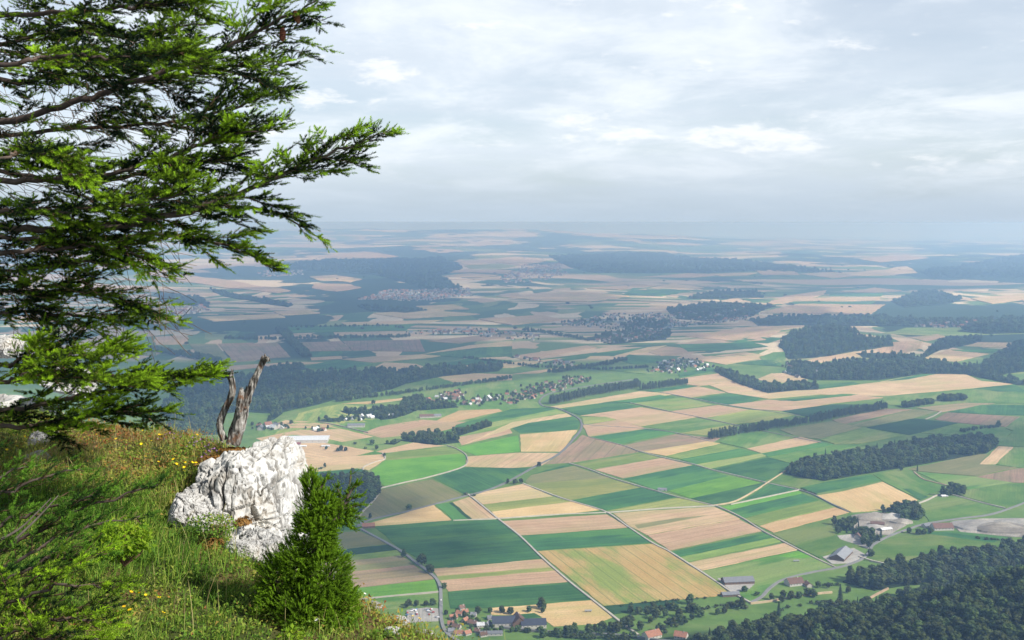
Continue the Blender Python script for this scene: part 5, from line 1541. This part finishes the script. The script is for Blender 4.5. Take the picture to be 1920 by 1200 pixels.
def grow_bough(path, r0, g, roll=0.0, Lmax=0.42, step_=0.085, bare=0.0, droop=0.12, dens=0.94, upturn=0.0, tone0=0.5, shoot=0.058, angle=0.74):
    """limb polyline, twig segments and shoots of one bough: laterals carry side twigs, side twigs carry shoots"""
    path = np.asarray([tuple(q) for q in path], float); seg = np.linalg.norm(np.diff(path, axis=0), axis=1).sum(); n = max(8, int(seg / step_))
    q = spline(path, n); q[4:-1] += g.normal(0, .006, (n - 5, 3)); T = np.gradient(q, axis=0); T /= np.linalg.norm(T, axis=1)[:, None]
    SP, SD, SL, ST, TA, TB, TR = [], [], [], [], [], [], []
    def nrm(v): return v / (math.sqrt(v @ v) + 1e-9)
    def put(p, d, l, t): SP.append(p); SD.append(d); SL.append(l); ST.append(t)
    def twig(p, d, L, U_, lev, inner, tl):
        m = max(2, int(L / .029)); cur = p.copy(); dd = d; side = g.choice((-1, 1)); st = L / m
        for j in range(m):
            f = (j + 1) / m
            dd = nrm(dd + np.array([0, 0, -1.0]) * droop * st * 3 + g.normal(0, .06, 3) + np.array([0, 0, 1.0]) * upturn * f * .05)
            nx = cur + dd * st; TA.append(cur); TB.append(nx); TR.append((.0024 if lev == 1 else .0016) * (1 - f * .6) + .0004); cur = nx
            if f < inner: continue
            s2 = nrm(np.cross(dd, U_)); side = -side
            if lev == 1 and f < .8 and L > .16 and g.random() < .55:
                twig(cur, nrm(dd * .72 + s2 * side * .68 + U_ * g.uniform(-.25, .25)), min(.17, .05 + .5 * L * (1 - f)) * g.uniform(.7, 1.2), U_, 2, 0, tl)
                side = -side
            if g.random() < .06: continue
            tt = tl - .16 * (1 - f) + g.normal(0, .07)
            put(cur, dd * .82 + s2 * side * .58 + U_ * g.uniform(-.15, .35), shoot * g.uniform(.6, 1.2) * (1.15 - .3 * f), tt)
            if g.random() < .62: put(cur, dd * .85 - s2 * side * .5 + U_ * g.uniform(-.4, .5), shoot * g.uniform(.5, 1.0), tt)
        put(cur, dd + U_ * .1, shoot * g.uniform(.9, 1.4), tl + .15)
    for i in range(1, n):
        left = seg * (1 - i / (n - 1)); tt = T[i]
        S_ = nrm(np.cross(tt, (0, 0, 1))); U_ = nrm(np.cross(S_, tt))
        for sg in (-1, 1):
            if g.random() > dens: continue
            L = min(Lmax * .85, 0.03 + 0.42 * left) * g.uniform(.35, 1.15); rl = .45 * roll + g.normal(0, .24)
            S2 = S_ * math.cos(rl) + U_ * math.sin(rl) * g.choice((1, 1, sg))
            an = angle * g.uniform(.6, 1.25)
            d = nrm(tt * math.cos(an) + S2 * sg * math.sin(an) + U_ * g.uniform(-.2, .25))
            base = q[i] + tt * g.uniform(-.6, .6) * step_
            inner = max(0.0, min(.85, (left - 0.7) / 2.2)) * bare
            twig(base, d, L, U_, 1, inner, tone0 - .16 * min(1, left) + g.normal(0, .20))  # older inner growth darker; crown shade is put into this tone too
        if left < 1.3:
            for _ in range(2):
                put(q[i] + tt * g.uniform(-.5, .5) * step_, tt * .8 + U_ * g.uniform(-.1, .9) + S_ * g.uniform(-.7, .7), shoot * g.uniform(.7, 1.2), tone0 + .05)
    put(q[-1], T[-1], shoot * 1.6, tone0 + .2)
    rr = r0 * .62 * np.linspace(1, .0, n) ** .8 + .0022
    return q, rr, [np.array(a) for a in (SP, SD, SL, ST)], [np.array(a) for a in (TA, TB, TR)]


def bough(parent, org, name, path, r0, seed, mat=NEEDLE, k=32, nl=0.0145, w=0.0020, label=None, **kw):
    g = np.random.default_rng(seed); q, rr, (SP, SD, SL, ST), (TA, TB, TR) = grow_bough(path, r0, g, **kw)
    V, F = tube(q, rr, 7); b = obj(name, mesh(name, V - org, F, LIMBM, smooth=True), parent, label=label)
    V, F = thin_tubes(TA, TB, TR); obj('twigs', mesh('twigs', V - org, F, TWIG), b, kind='stuff')
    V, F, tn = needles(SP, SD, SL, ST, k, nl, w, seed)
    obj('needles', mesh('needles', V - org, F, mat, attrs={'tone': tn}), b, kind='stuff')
    return len(SP)


# --- the big spruce: trunk outside the left edge, boughs reaching into the picture
TRX, TRY = -4.15, 6.1
torg = np.array([TRX, TRY, float(ledge(TRX, TRY)) - .1])
t = thing('spruce_tree', 'big green spruce reaching in from the left with drooping boughs against the sky', 'spruce', torg)
V, F = tube([(TRX, TRY, torg[2] - .3), (TRX + .03, TRY, H + .5), (TRX, TRY + .04, H + 2.4), (TRX, TRY, H + 5.3)], [.24, .19, .14, .04], 14)
obj('trunk', mesh('trunk', V - torg, F, LIMBM, smooth=True), t)


def B(*pp): return [P(a, b, d) for a, b, d in pp]


def troot(h): return Vector((TRX, TRY, H + h))


BOUGHS = [   
    (0.80, [(-40, 120, 5.0), (100, 105, 5.0), (240, 110, 5.0), (340, 96, 5.0)], .018, .4, .32, {}),
    (0.25, [(-40, 318, 6.2), (140, 345, 6.1), (290, 325, 6.0), (400, 300, 6.0), (440, 292, 6.0)], .020, .5, .34, {}),
    (1.00, [(-40, 90, 6.5), (100, 100, 6.5), (220, 120, 6.4), (350, 150, 6.4)], .018, .5, .36, {}),
    (-0.12, [(-60, 400, 5.1), (120, 395, 5.0), (270, 380, 5.0), (380, 352, 5.0)], .018, .6, .32, {}),   # root height, [px, py, distance ...], radius, roll, Lmax, extras
    (1.10, [(-40, 28, 5.9), (150, 20, 5.6), (290, 8, 5.5), (372, 2, 5.4)], .022, .5, .36, {}),
    (1.30, [(-60, 72, 6.2), (100, 60, 6.2), (260, 66, 6.1), (400, 40, 6.0)], .022, .3, .36, {}),
    (1.50, [(-60, -60, 6.0), (100, -40, 5.8), (240, -22, 5.8), (330, -22, 5.8)], .022, .3, .38, {}),
    (0.70, [(-60, 222, 5.8), (120, 196, 5.6), (240, 158, 5.5), (400, 100, 5.4), (505, 48, 5.35), (606, -6, 5.3)], .030, .9, .50, dict(droop=.18)),
    (0.90, [(-40, 150, 6.4), (140, 140, 6.4), (300, 150, 6.3), (430, 128, 6.2), (552, 112, 6.1)], .024, .5, .42, {}),
    (0.60, [(-60, 250, 6.6), (160, 240, 6.6), (330, 230, 6.5), (470, 190, 6.5), (512, 168, 6.5)], .022, .7, .40, dict(droop=.18)),
    (0.30, [(-60, 330, 5.5), (120, 338, 5.4), (270, 310, 5.3), (390, 268, 5.25), (516, 236, 5.2)], .026, .8, .40, dict(droop=.18)),
    (0.00, [(-60, 420, 5.7), (120, 430, 5.5), (300, 408, 5.4), (450, 362, 5.3), (590, 300, 5.2), (722, 250, 5.1)], .032, .75, .46, dict(droop=.18, upturn=.3)),
    (-0.08, [(200, 420, 5.6), (380, 392, 5.5), (500, 392, 5.4), (592, 442, 5.35)], .014, .5, .30, dict(droop=.18)),
    (-0.10, [(-60, 440, 5.9), (100, 450, 5.8), (280, 440, 5.8), (400, 455, 5.7), (512, 498, 5.7)], .022, .6, .34, dict(droop=.18)),
    (-0.20, [(-60, 470, 5.4), (80, 470, 5.3), (200, 462, 5.3), (330, 506, 5.2)], .020, .5, .30, dict(droop=.18)),
    (-0.30, [(-60, 505, 6.1), (60, 505, 6.1), (160, 492, 6.0), (250, 495, 6.0)], .016, .3, .26, dict(bare=.3)),
    (-0.35, [(-60, 540, 5.6), (80, 545, 5.5), (200, 552, 5.5), (318, 598, 5.4)], .020, .6, .34, dict(droop=.18)),
    (-0.40, [(-60, 580, 5.9), (60, 585, 5.8), (160, 596, 5.8), (250, 604, 5.7)], .018, .4, .30, {}),
    (-0.60, [(-60, 680, 5.4), (60, 668, 5.3), (150, 660, 5.2), (232, 655, 5.2)], .018, .7, .28, dict(tone0=.62)),
    (-0.66, [(-60, 712, 5.2), (60, 700, 5.1), (170, 705, 5.0), (280, 708, 5.0)], .018, .7, .30, dict(tone0=.62)),
    (-0.75, [(-60, 762, 5.6), (100, 752, 5.5), (220, 728, 5.4), (320, 706, 5.35), (390, 700, 5.3)], .022, .6, .32, {}),
    (-0.82, [(-60, 790, 5.3), (100, 790, 5.3), (200, 776, 5.2), (306, 772, 5.2)], .020, .5, .30, {}),
    (0.45, [(-60, 290, 5.0), (40, 285, 5.0), (110, 300, 4.9), (170, 352, 4.9)], .014, .4, .26, dict(bare=.4)),
]
ns = 0
for k, (rh, pp, r0, roll, Lm, ex) in enumerate(BOUGHS):
    pa = B(*pp)
    if pp[0][0] < 0: pa = [troot(rh + .1)] + pa
    ex = dict(dict(bare=.55, tone0=.5), **ex)
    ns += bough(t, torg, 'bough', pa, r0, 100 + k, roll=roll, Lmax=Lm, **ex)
print('spruce shoots', ns)
# fallen needleless twigs hanging in the gaps
g = np.random.default_rng(5); A_, B_, R_ = [], [], []
for k in range(420):
    x, y = g.uniform(-20, 330), g.uniform(150, 620)
    p = np.array(P(x, y, g.uniform(5.2, 6.4))); d = np.array([g.uniform(.1, .9), g.uniform(-.3, .3), g.uniform(-.9, .1)]); d /= np.linalg.norm(d)
    for j in range(4):
        q = p + d * .05; A_.append(p); B_.append(q); R_.append(.0016); p = q; d = d + g.normal(0, .22, 3); d /= np.linalg.norm(d)
V, F = thin_tubes(np.array(A_), np.array(B_), np.array(R_)); obj('dead_twigs', mesh('dead_twigs', V - torg, F, TWIG), t, kind='stuff')
# cones
cone_m = plain('cone_scales', (0.20, 0.08, 0.04), 0.8, 0.2, 0.3, 60)


def cone_mesh():
    n, k = 16, 10; s = np.linspace(0, 1, n); rr = .014 * np.sin(np.pi * (s * .86 + .08)) ** .6
    V, F = tube(np.c_[0 * s, 0 * s, -s * .06], rr * (1 + .22 * (np.arange(n) % 2)), k); return mesh('cone', V, F, cone_m)


cm = cone_mesh()
for px, py, d in ((552, 20, 5.32), (530, 52, 5.34)):
    o = obj('cone', cm, t, P(px, py, d) - Vector(torg)); o.rotation_euler = (R.uniform(-.3, .3), R.uniform(-.3, .1), R.uniform(0, 3))

# --- dark young spruce low at the left
o2 = np.array(LG(-120, 1190)); t = thing('young_spruce', 'low spreading young spruce filling the shady lower left corner', 'spruce', o2)
V, F = tube([o2, o2 + (0.05, 0, .25), o2 + (.04, .05, .55)], [.03, .022, .008], 8); obj('trunk', mesh('trunk', V - o2, F, LIMBM, smooth=True), t)
YB = [([(-100, 1100, 3.7), (40, 1010, 3.6), (160, 950, 3.6), (296, 908, 3.6)], .5, .20), ([(-100, 1120, 3.6), (20, 1060, 3.5), (130, 1000, 3.5), (262, 968, 3.5)], .5, .2),
      ([(-100, 1000, 3.8), (0, 930, 3.8), (60, 900, 3.8), (150, 880, 3.8)], .4, .2), ([(-100, 1150, 3.4), (0, 1090, 3.3), (90, 1050, 3.3), (170, 1040, 3.3)], .6, .22),
      ([(-100, 1190, 3.3), (0, 1140, 3.2), (90, 1105, 3.15), (215, 1100, 3.1)], .7, .24), ([(-100, 1230, 3.2), (10, 1190, 3.1), (110, 1160, 3.0), (200, 1165, 3.0)], .7, .24),
      ([(-60, 1240, 3.0), (40, 1215, 2.95), (120, 1195, 2.9), (190, 1210, 2.9)], .7, .2), ([(-100, 1050, 3.6), (0, 985, 3.6), (80, 955, 3.6), (190, 925, 3.55)], .5, .2),
      ([(-100, 960, 3.9), (-20, 900, 3.9), (30, 880, 3.9), (70, 872, 3.9)], .5, .18)]
for k, (pp, roll, Lm) in enumerate(YB):
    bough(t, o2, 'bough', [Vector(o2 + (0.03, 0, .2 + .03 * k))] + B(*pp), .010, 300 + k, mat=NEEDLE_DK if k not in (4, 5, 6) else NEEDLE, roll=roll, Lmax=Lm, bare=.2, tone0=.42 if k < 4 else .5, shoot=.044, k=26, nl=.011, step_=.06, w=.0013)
for k in range(2):   # grey bare stems
    x, y = (30, 1010, ) if k == 0 else (R.uniform(-20, 200), R.uniform(930, 1090))
    pa = spline([P(x, y, 3.5), P(x + 40, y - R.uniform(20, 45), 3.5), P(x + R.uniform(70, 120), y - R.uniform(40, 90), 3.5)], 14)
    V, F = tube(pa, np.linspace(.0045, .0015, 14), 6); obj('bare_stem', mesh('bare_stem', V - o2, F, plain('grey_stem', (.20, .17, .14), .9, .1, .2, 30) if k == 0 else bpy.data.materials['grey_stem']), t)

# --- dwarf spruce in the middle of the ledge
o3 = np.array(P(590, 1200, 4.33)); o3[2] = float(ledge(o3[0], o3[1])) - .02; t = thing('dwarf_spruce', 'dense bright green dwarf spruce with forked top at the cliff lip', 'spruce', o3)
DS = 4.25


def blob_shoots(c, r, n, g, up=.5, ln=(.024, .046), inner=.55):
    c = np.array(P(c[0], c[1], c[2])); s = c[1] / FPX; r = np.array([r[0] * s, r[2], r[1] * s])
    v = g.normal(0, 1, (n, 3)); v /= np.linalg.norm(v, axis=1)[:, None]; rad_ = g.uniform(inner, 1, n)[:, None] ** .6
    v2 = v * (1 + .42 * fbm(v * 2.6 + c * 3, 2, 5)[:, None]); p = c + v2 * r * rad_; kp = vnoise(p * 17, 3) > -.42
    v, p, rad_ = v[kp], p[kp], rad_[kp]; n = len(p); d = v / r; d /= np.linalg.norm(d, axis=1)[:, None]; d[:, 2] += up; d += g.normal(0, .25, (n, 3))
    return p, d, g.uniform(*ln, n), -.05 + .75 * rad_[:, 0] + g.normal(0, .10, n), c  # tone drops towards the core, painting in the bush's inner shade


MASSES = [   # px, py, dist, rx, rz (photo px), ry in m, count, up
    (572, 1140, DS, 74, 62, .15, 2100, .4), (545, 1082, DS + .05, 48, 46, .12, 900, .4), (610, 1085, DS, 42, 60, .11, 1100, .4), (596, 1195, DS - .05, 72, 50, .15, 1700, .4),
    (632, 1150, DS, 34, 62, .11, 1000, .4), (516, 1086, DS + .04, 26, 30, .09, 300, .4), (512, 1150, DS + .04, 28, 40, .09, 420, .4), (590, 1020, DS, 30, 46, .08, 900, .5), (604, 992, DS - .02, 24, 30, .06, 420, .5), (562, 1048, DS, 30, 34, .08, 480, .5),
    (580, 972, DS, 20, 40, .06, 480, .8), (584, 925, DS, 14, 32, .045, 320, 1.2), (606, 946, DS, 22, 20, .05, 300, .5), (632, 966, DS, 26, 13, .05, 260, .3)]
g = np.random.default_rng(9)
SPs, SDs, SLs, STs, C_ = [], [], [], [], []
for (px, py, d, rx, rz, ry, n, up) in MASSES:
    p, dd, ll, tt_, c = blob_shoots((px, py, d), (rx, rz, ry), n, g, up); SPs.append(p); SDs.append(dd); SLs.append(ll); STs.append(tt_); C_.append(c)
stem = spline([o3, P(585, 1120, DS), P(592, 1030, DS), P(588, 960, DS), P(588, 895, DS)], 30)
V, F = tube(stem, np.linspace(.028, .004, 30), 8); obj('trunk', mesh('trunk', V - o3, F, LIMBM, smooth=True), t)
for k, c in enumerate(C_):
    j = int(np.argmin(np.abs(stem[:, 2] - (c[2] - .05)))); pa = spline([stem[j], (stem[j] + c) / 2 + (0, 0, -.01), c + (c - stem[j]) * .5], 12)
    V, F = tube(pa, np.linspace(.010, .003, 12), 6); obj('bough', mesh('bough', V - o3, F, LIMBM, smooth=True), t)
# the forked arms with single shoots
for k, pp in enumerate([[(600, 985), (625, 965), (640, 945), (652, 925), (658, 890)], [(640, 950), (660, 935), (680, 930)], [(640, 955), (662, 950), (682, 945)], [(630, 965), (655, 965), (672, 972)],
                        [(650, 935), (662, 915), (672, 908)], [(640, 940), (636, 925), (632, 912)], [(590, 920), (586, 900), (582, 884)], [(596, 920), (606, 908), (614, 898)], [(630, 968), (650, 985), (664, 992)], [(586, 925), (576, 915), (570, 905)]]):
    pa = spline([P(a, b, DS) for a, b in pp], 16); V, F = tube(pa, np.linspace(.006, .002, 16), 5); obj('bough', mesh('bough', V - o3, F, LIMBM, smooth=True), t)
    T_ = np.gradient(pa, axis=0); T_ /= np.linalg.norm(T_, axis=1)[:, None]
    m = 46 if k == 0 else 20
    ii = g.integers(3, 16, m); SPs.append(pa[ii]); SDs.append(T_[ii] * 1.0 + g.normal(0, .55, (m, 3)) + (0, 0, .35)); SLs.append(g.uniform(.02, .036, m)); STs.append(np.full(m, .62) + g.normal(0, .06, m))
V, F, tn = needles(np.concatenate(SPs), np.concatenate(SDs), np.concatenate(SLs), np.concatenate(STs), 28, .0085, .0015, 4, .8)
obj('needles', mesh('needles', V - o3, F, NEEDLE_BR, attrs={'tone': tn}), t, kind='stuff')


# ------------------------------------------------------------------ turf
def blade_mat(name, stops, trans=.3):
    m, nt, b = material(name, .7, .2); at = nt.new('ShaderNodeAttribute', attribute_name='tone')
    c = nt.ramp(at.outputs['Fac'], stops); nt.l.new(c, b.inputs['Base Color']); t_ = nt.new('ShaderNodeBsdfTranslucent', ins={0: c})
    mx = nt.new('ShaderNodeMixShader', ins={0: trans, 1: b.outputs[0], 2: t_.outputs[0]}); nt.l.new(mx.outputs[0], [q for q in nt.n if q.type == 'OUTPUT_MATERIAL'][0].inputs[0]); return m


GRASS = blade_mat('grass_blades', [(0, (.045, .11, .015)), (.28, (.11, .25, .025)), (.5, (.25, .36, .045)), (.72, (.34, .34, .09)), (.9, (.50, .42, .19)), (1, (.34, .21, .09))])
HERB = blade_mat('herb_leaves', [(0, (.025, .06, .012)), (.35, (.10, .21, .02)), (.6, (.22, .31, .04)), (.8, (.34, .28, .06)), (.92, (.34, .17, .05)), (1, (.30, .11, .04))])
LIMEL = blade_mat('lime_leaves', [(0, (.10, .20, .01)), (.5, (.22, .36, .02)), (1, (.42, .48, .04))], .45)


def blades(X, Y, ln, lean, wd, tone, seed, segs=3):
    g = np.random.default_rng(seed); n = len(X); Z = ledge(X, Y) - .005; a = g.uniform(0, 6.28, n)
    dx, dy = np.cos(a), np.sin(a); dx = dx * .6 + .38; base = np.stack([X, Y, Z], -1)
    D = np.stack([dx, dy, 0 * dx], -1); D /= np.linalg.norm(D, axis=1)[:, None]; S_ = np.stack([-D[:, 1], D[:, 0], 0 * dx], -1)
    rows = []
    for k in range(segs + 1):
        f = k / segs; c = base + D * (lean * ln * f ** 1.8)[:, None] + np.array([0, 0, 1.]) * (ln * (f - .35 * lean * f * f))[:, None]
        if k < segs: w_ = (wd * (1 - .55 * f))[:, None]; rows += [c - S_ * w_, c + S_ * w_]
        else: rows.append(c)
    V = np.stack(rows, 1); m = V.shape[1]; o = np.arange(n)[:, None] * m; F4 = []
    for k in range(segs - 1): F4.append(o + np.array([[2 * k, 2 * k + 1, 2 * k + 3, 2 * k + 2]]))
    F3 = o + np.array([[m - 3, m - 2, m - 1]])
    return V.reshape(-1, 3), [np.concatenate(F4), F3], np.repeat(tone, m)


def turf_points(n, seed, x0=-4.2, x1=.15, y0=2.9, y1=7.35, lip=0.10):
    g = np.random.default_rng(seed); x = g.uniform(x0, x1, n); y = g.uniform(y0, y1, n); e = edge_dist(x, y)
    m = (e < lip) & (x > -y * .52)
    # clear of bare rock, with ragged margin
    nz = .04 * vnoise(xyz(x * 9, y * 9), 4)
    for c, rx, ry in ((P(473, 958, 5.75), .20, .46), (P(375, 962, 5.36), .15, .12), (P(492, 1040, 5.1), .09, .15)):
        m &= (((x - c[0]) / (rx + nz)) ** 2 + ((y - c[1]) / (ry + nz)) ** 2) > 1
    return x[m], y[m]


def tone_field(x, y):
    t = .42 + .55 * fbm(xyz(x * 1.3, y * 1.3), 3, 51) + .25 * fbm(xyz(x * 5, y * 5), 2, 52)
    t = t + .30 * np.exp(-(((x + 1.62) / .22) ** 2 + ((y - 6.0) / .4) ** 2)) + .05 * sstep(5.6, 6.8, y) + .26 * sstep(-1.0, -.45, x)
    return t


# tufts: blades gathered round clump centres
x, y = turf_points(11000, 1); gg = np.random.default_rng(2)
k = gg.integers(5, 15, len(x)); X = np.repeat(x, k) + gg.normal(0, .022, k.sum()); Y = np.repeat(y, k) + gg.normal(0, .022, k.sum())
hh = (.050 + .075 * sstep(-.2, .5, fbm(xyz(x * 2.1, y * 2.1), 2, 61))) * np.where(x > -1.0, .62, 1) * (1 - .45 * sstep(5.7, 6.6, y)) * gg.uniform(.7, 1.3, len(x))
ln = np.repeat(hh, k) * gg.uniform(.6, 1.3, len(X)); tone = np.clip(np.repeat(tone_field(x, y) + gg.normal(0, .08, len(x)), k) + gg.normal(0, .12, len(X)), 0, 1)
V, F, tn = blades(X, Y, ln, gg.uniform(.2, 1.1, len(X)), gg.uniform(.0010, .0021, len(X)), tone, 3)
obj('grass', mesh('grass', V - (0, 0, H), F, GRASS, attrs={'tone': tn}), loc=(0, 0, H), kind='stuff')
# low herbs: small leaves in rosettes
x, y = turf_points(16000, 5, lip=.22); gg = np.random.default_rng(6); k = 7; n = len(x)
Z = ledge(x, y); c = np.stack([x, y, Z], -1); c = np.repeat(c, k, 0) + np.abs(gg.normal(0, 1, (n * k, 3))) * (0, 0, .028) + gg.normal(0, .016, (n * k, 3)) * (1, 1, .2)
N_ = gg.normal(0, .7, (n * k, 3)) + (0.2, -.2, 1.); V, F = cards(c, N_, .0085, 7)
tn = np.repeat(np.clip(np.repeat(tone_field(x, y), k) + .05 + gg.normal(0, .16, n * k), 0, 1), 3)
obj('low_herbs', mesh('low_herbs', V - (0, 0, H), F, HERB, attrs={'tone': tn}), loc=(0, 0, H), kind='stuff')
# dry seed stalks against the view
x, y = turf_points(900, 8, lip=.16); gg = np.random.default_rng(9); m = (edge_dist(x, y) > -.8) | (gg.random(len(x)) < .25); x, y = x[m], y[m]
tn0 = gg.uniform(.72, .95, len(x)); V, F, tn = blades(x, y, gg.uniform(.12, .24, len(x)) * np.where(x > -1, .6, 1), gg.uniform(.1, .6, len(x)), np.full(len(x), .0011), tn0, 10, 4)
obj('seed_stalks', mesh('seed_stalks', V - (0, 0, H), F, GRASS, attrs={'tone': tn}), loc=(0, 0, H), kind='stuff')


# leafy lime green bush
def leaf_bush(name, px, py, d, rx, ry, rd, n, size, mat, label, seed, cat='bush'):
    g = np.random.default_rng(seed); c0 = np.array(P(px, py, d)); s = d / FPX; base = c0 - (0, 0, ry * s + .03)
    t = thing(name, label, cat, base); v = g.normal(0, 1, (n, 3)); v /= np.linalg.norm(v, axis=1)[:, None]
    p = c0 + v * np.array([rx * s, rd, ry * s]) * (g.uniform(.3, 1, n) ** .5)[:, None] * (1 + .35 * fbm(v * 2 + seed, 2, seed)[:, None])
    A = g.normal(0, 1, (n, 3)) + v * .6; A /= np.linalg.norm(A, axis=1)[:, None]; Bq = np.cross(A, g.normal(0, 1, (n, 3)) + (0, 0, 1.5)); Bq /= np.linalg.norm(Bq, axis=1)[:, None]
    U = np.cross(A, Bq); sz = size * g.uniform(.6, 1.3, n)[:, None]
    V = np.stack([p, p + A * sz * .5 + Bq * sz * .36 + U * sz * .1, p + A * sz, p + A * sz * .5 - Bq * sz * .36 + U * sz * .1], 1).reshape(-1, 3); o = np.arange(n)[:, None] * 4
    tn = np.repeat(np.clip(.35 + .4 * (v[:, 2] * .5 + v[:, 0] * .3) + g.normal(0, .15, n), 0, 1), 4)  # leaves lighter on top and right, sunlight put into the tone
    obj('leaves', mesh('leaves', V - base, [o + np.array([[0, 1, 2]]), o + np.array([[0, 2, 3]])], mat, attrs={'tone': tn}), t, kind='stuff')
    for k in range(9):
        e = p[g.integers(0, n)]; V, F = tube(spline([base, (base + e) / 2 + g.normal(0, .01, 3), e], 8), np.linspace(.004, .0012, 8), 5); obj('stem', mesh('stem', V - base, F, TWIG), t)


leaf_bush('lime_green_bush', 232, 1012, 3.95, 58, 34, .11, 900, .019, LIMEL, 'small leafy lime green bush in the grass left of the rock', 3)
leaf_bush('leafy_sprig', 545, 1195, 3.9, 28, 18, .05, 160, .016, LIMEL, 'lime green sprig at the foot of the dwarf spruce, left side', 4, 'plant')
leaf_bush('leafy_bush', 400, 985, 5.0, 46, 22, .10, 700, .013, HERB, 'dark low leafy cushion under the sloping slab', 6)
leaf_bush('leafy_bush', 60, 812, 6.7, 44, 20, .12, 600, .016, HERB, 'low green bush on the left ridge between the stones', 7)

# flowers
YEL = plain('yellow_petals', (.78, .52, .01), .6, .2, .05, 30); PUR = plain('purple_petals', (.33, .17, .38), .7, .2, .2, 40); WHI = plain('white_petals', (.78, .76, .70), .7, .2, .05, 30)
GST = plain('flower_stem', (.07, .13, .03), .8, .2, .1, 30)


def flower_mesh(name, mat, r, h, petals=6):
    parts = [tube([(0, 0, -.01), (.004, 0, h * .5), (.0, .002, h)], [.0012, .001, .0008], 4) + (1,)]; V = [(0, .002, h + .002)]; F = []
    for i in range(petals):
        a = 6.283 * i / petals; b = 6.283 * (i + .5) / petals; c = 6.283 * (i - .5) / petals; q = len(V)
        V += [(r * .62 * math.cos(c), r * .62 * math.sin(c), h + .004), (r * math.cos(a), r * math.sin(a), h + .006), (r * .62 * math.cos(b), r * .62 * math.sin(b), h + .004)]; F += [(0, q, q + 1), (0, q + 1, q + 2)]
    parts.append((np.array(V, float), np.array(F), 0)); V, F, mi = join(parts); return mesh(name, V, F, [mat, GST], mi)


FLW = {'y': [flower_mesh('yellow_flower', YEL, .010, h, 7) for h in (.06, .085, .11)], 'u': [flower_mesh('purple_flower', PUR, .007, h, 6) for h in (.03, .045)], 'w': [flower_mesh('white_flower', WHI, .008, h, 8) for h in (.05, .10)]}
FSPOT = [('y', 338, 893, 16, 12, 9, 'below the brown moss beside the rock'), ('y', 180, 818, 200, 20, 22, 'on the ridge line left of the snag'), ('y', 250, 870, 150, 60, 12, 'scattered in the middle of the grass'),
         ('y', 245, 1165, 60, 25, 8, 'low in the grass at the bottom'), ('y', 795, 1175, 50, 20, 14, 'on the dry turf at the cliff lip'), ('y', 60, 850, 70, 40, 12, 'around the far left rocks'),
         ('u', 385, 836, 34, 12, 70, 'in the mauve cushion on the rock edge'), ('u', 405, 862, 26, 10, 36, 'in the lower mauve cushion by the moss'), ('u', 330, 828, 40, 8, 20, 'on the ridge left of the mauve cushion'), ('w', 745, 1120, 40, 30, 9, 'by the lip right of the dwarf spruce'), ('w', 640, 1172, 30, 22, 5, 'beside the dwarf spruce foot')]
CW = {'y': 'yellow', 'u': 'mauve', 'w': 'white'}
for c, px, py, sx, sy, n, wd in FSPOT:
    for k in range(n):
        p = LG(px + R.uniform(-1, 1) * sx, py + R.uniform(-1, 1) * sy)
        if edge_dist(p.x, p.y) > .04: continue
        z = float(ledge(p.x, p.y)); o = obj({'y': 'yellow_flower', 'u': 'purple_flower', 'w': 'white_flower'}[c], R.choice(FLW[c]), None, (p.x, p.y, z), label='small ' + CW[c] + ' flower ' + wd, category='flower', group=CW[c] + ' flowers ' + wd)
        o.rotation_euler = (R.uniform(.1, .6), R.uniform(-.4, .4), R.uniform(0, 6.28)); s = R.uniform(.7, 1.2); o.scale = (s, s, s)

# rusty moss cushions on the rock edge
MOSS = blade_mat('rusty_moss', [(0, (.10, .05, .015)), (.5, (.24, .12, .03)), (1, (.36, .22, .07))], .15)


def moss(px, py, d, rx, ry, n, label, seed, top=None):
    g = np.random.default_rng(seed); c = np.array(P(px, py, d)); s = d / FPX; v = g.normal(0, 1, (n, 3)); v /= np.linalg.norm(v, axis=1)[:, None]
    p = c + v * np.array([rx * s, .07, ry * s]) * (g.uniform(.1, 1, n) ** .4)[:, None] * (1 + .3 * fbm(v * 3 + seed, 2, seed)[:, None]); V, F = cards(p, v + (0, 0, .4), .008, seed)
    obj('moss_cushion', mesh('moss_cushion', V - c, F, MOSS, attrs={'tone': np.repeat(np.clip(g.normal(.5, .22, n), 0, 1), 3)}), loc=c, label=label, category='moss')


moss(398, 872, 5.85, 34, 24, 2600, 'rusty brown moss on the left shoulder of the outcrop', 1)
moss(440, 845, 5.9, 34, 5, 900, 'thin strip of brown moss across the top of the outcrop', 2)
moss(398, 935, 5.55, 26, 9, 700, 'brown moss in the hollow over the sloping slab', 3)
moss(455, 978, 5.3, 18, 6, 400, 'thin brown moss on the right below the slab', 4)
moss(395, 1020, 5.0, 28, 18, 900, 'reddish dry moss in the grass below the rock', 5)
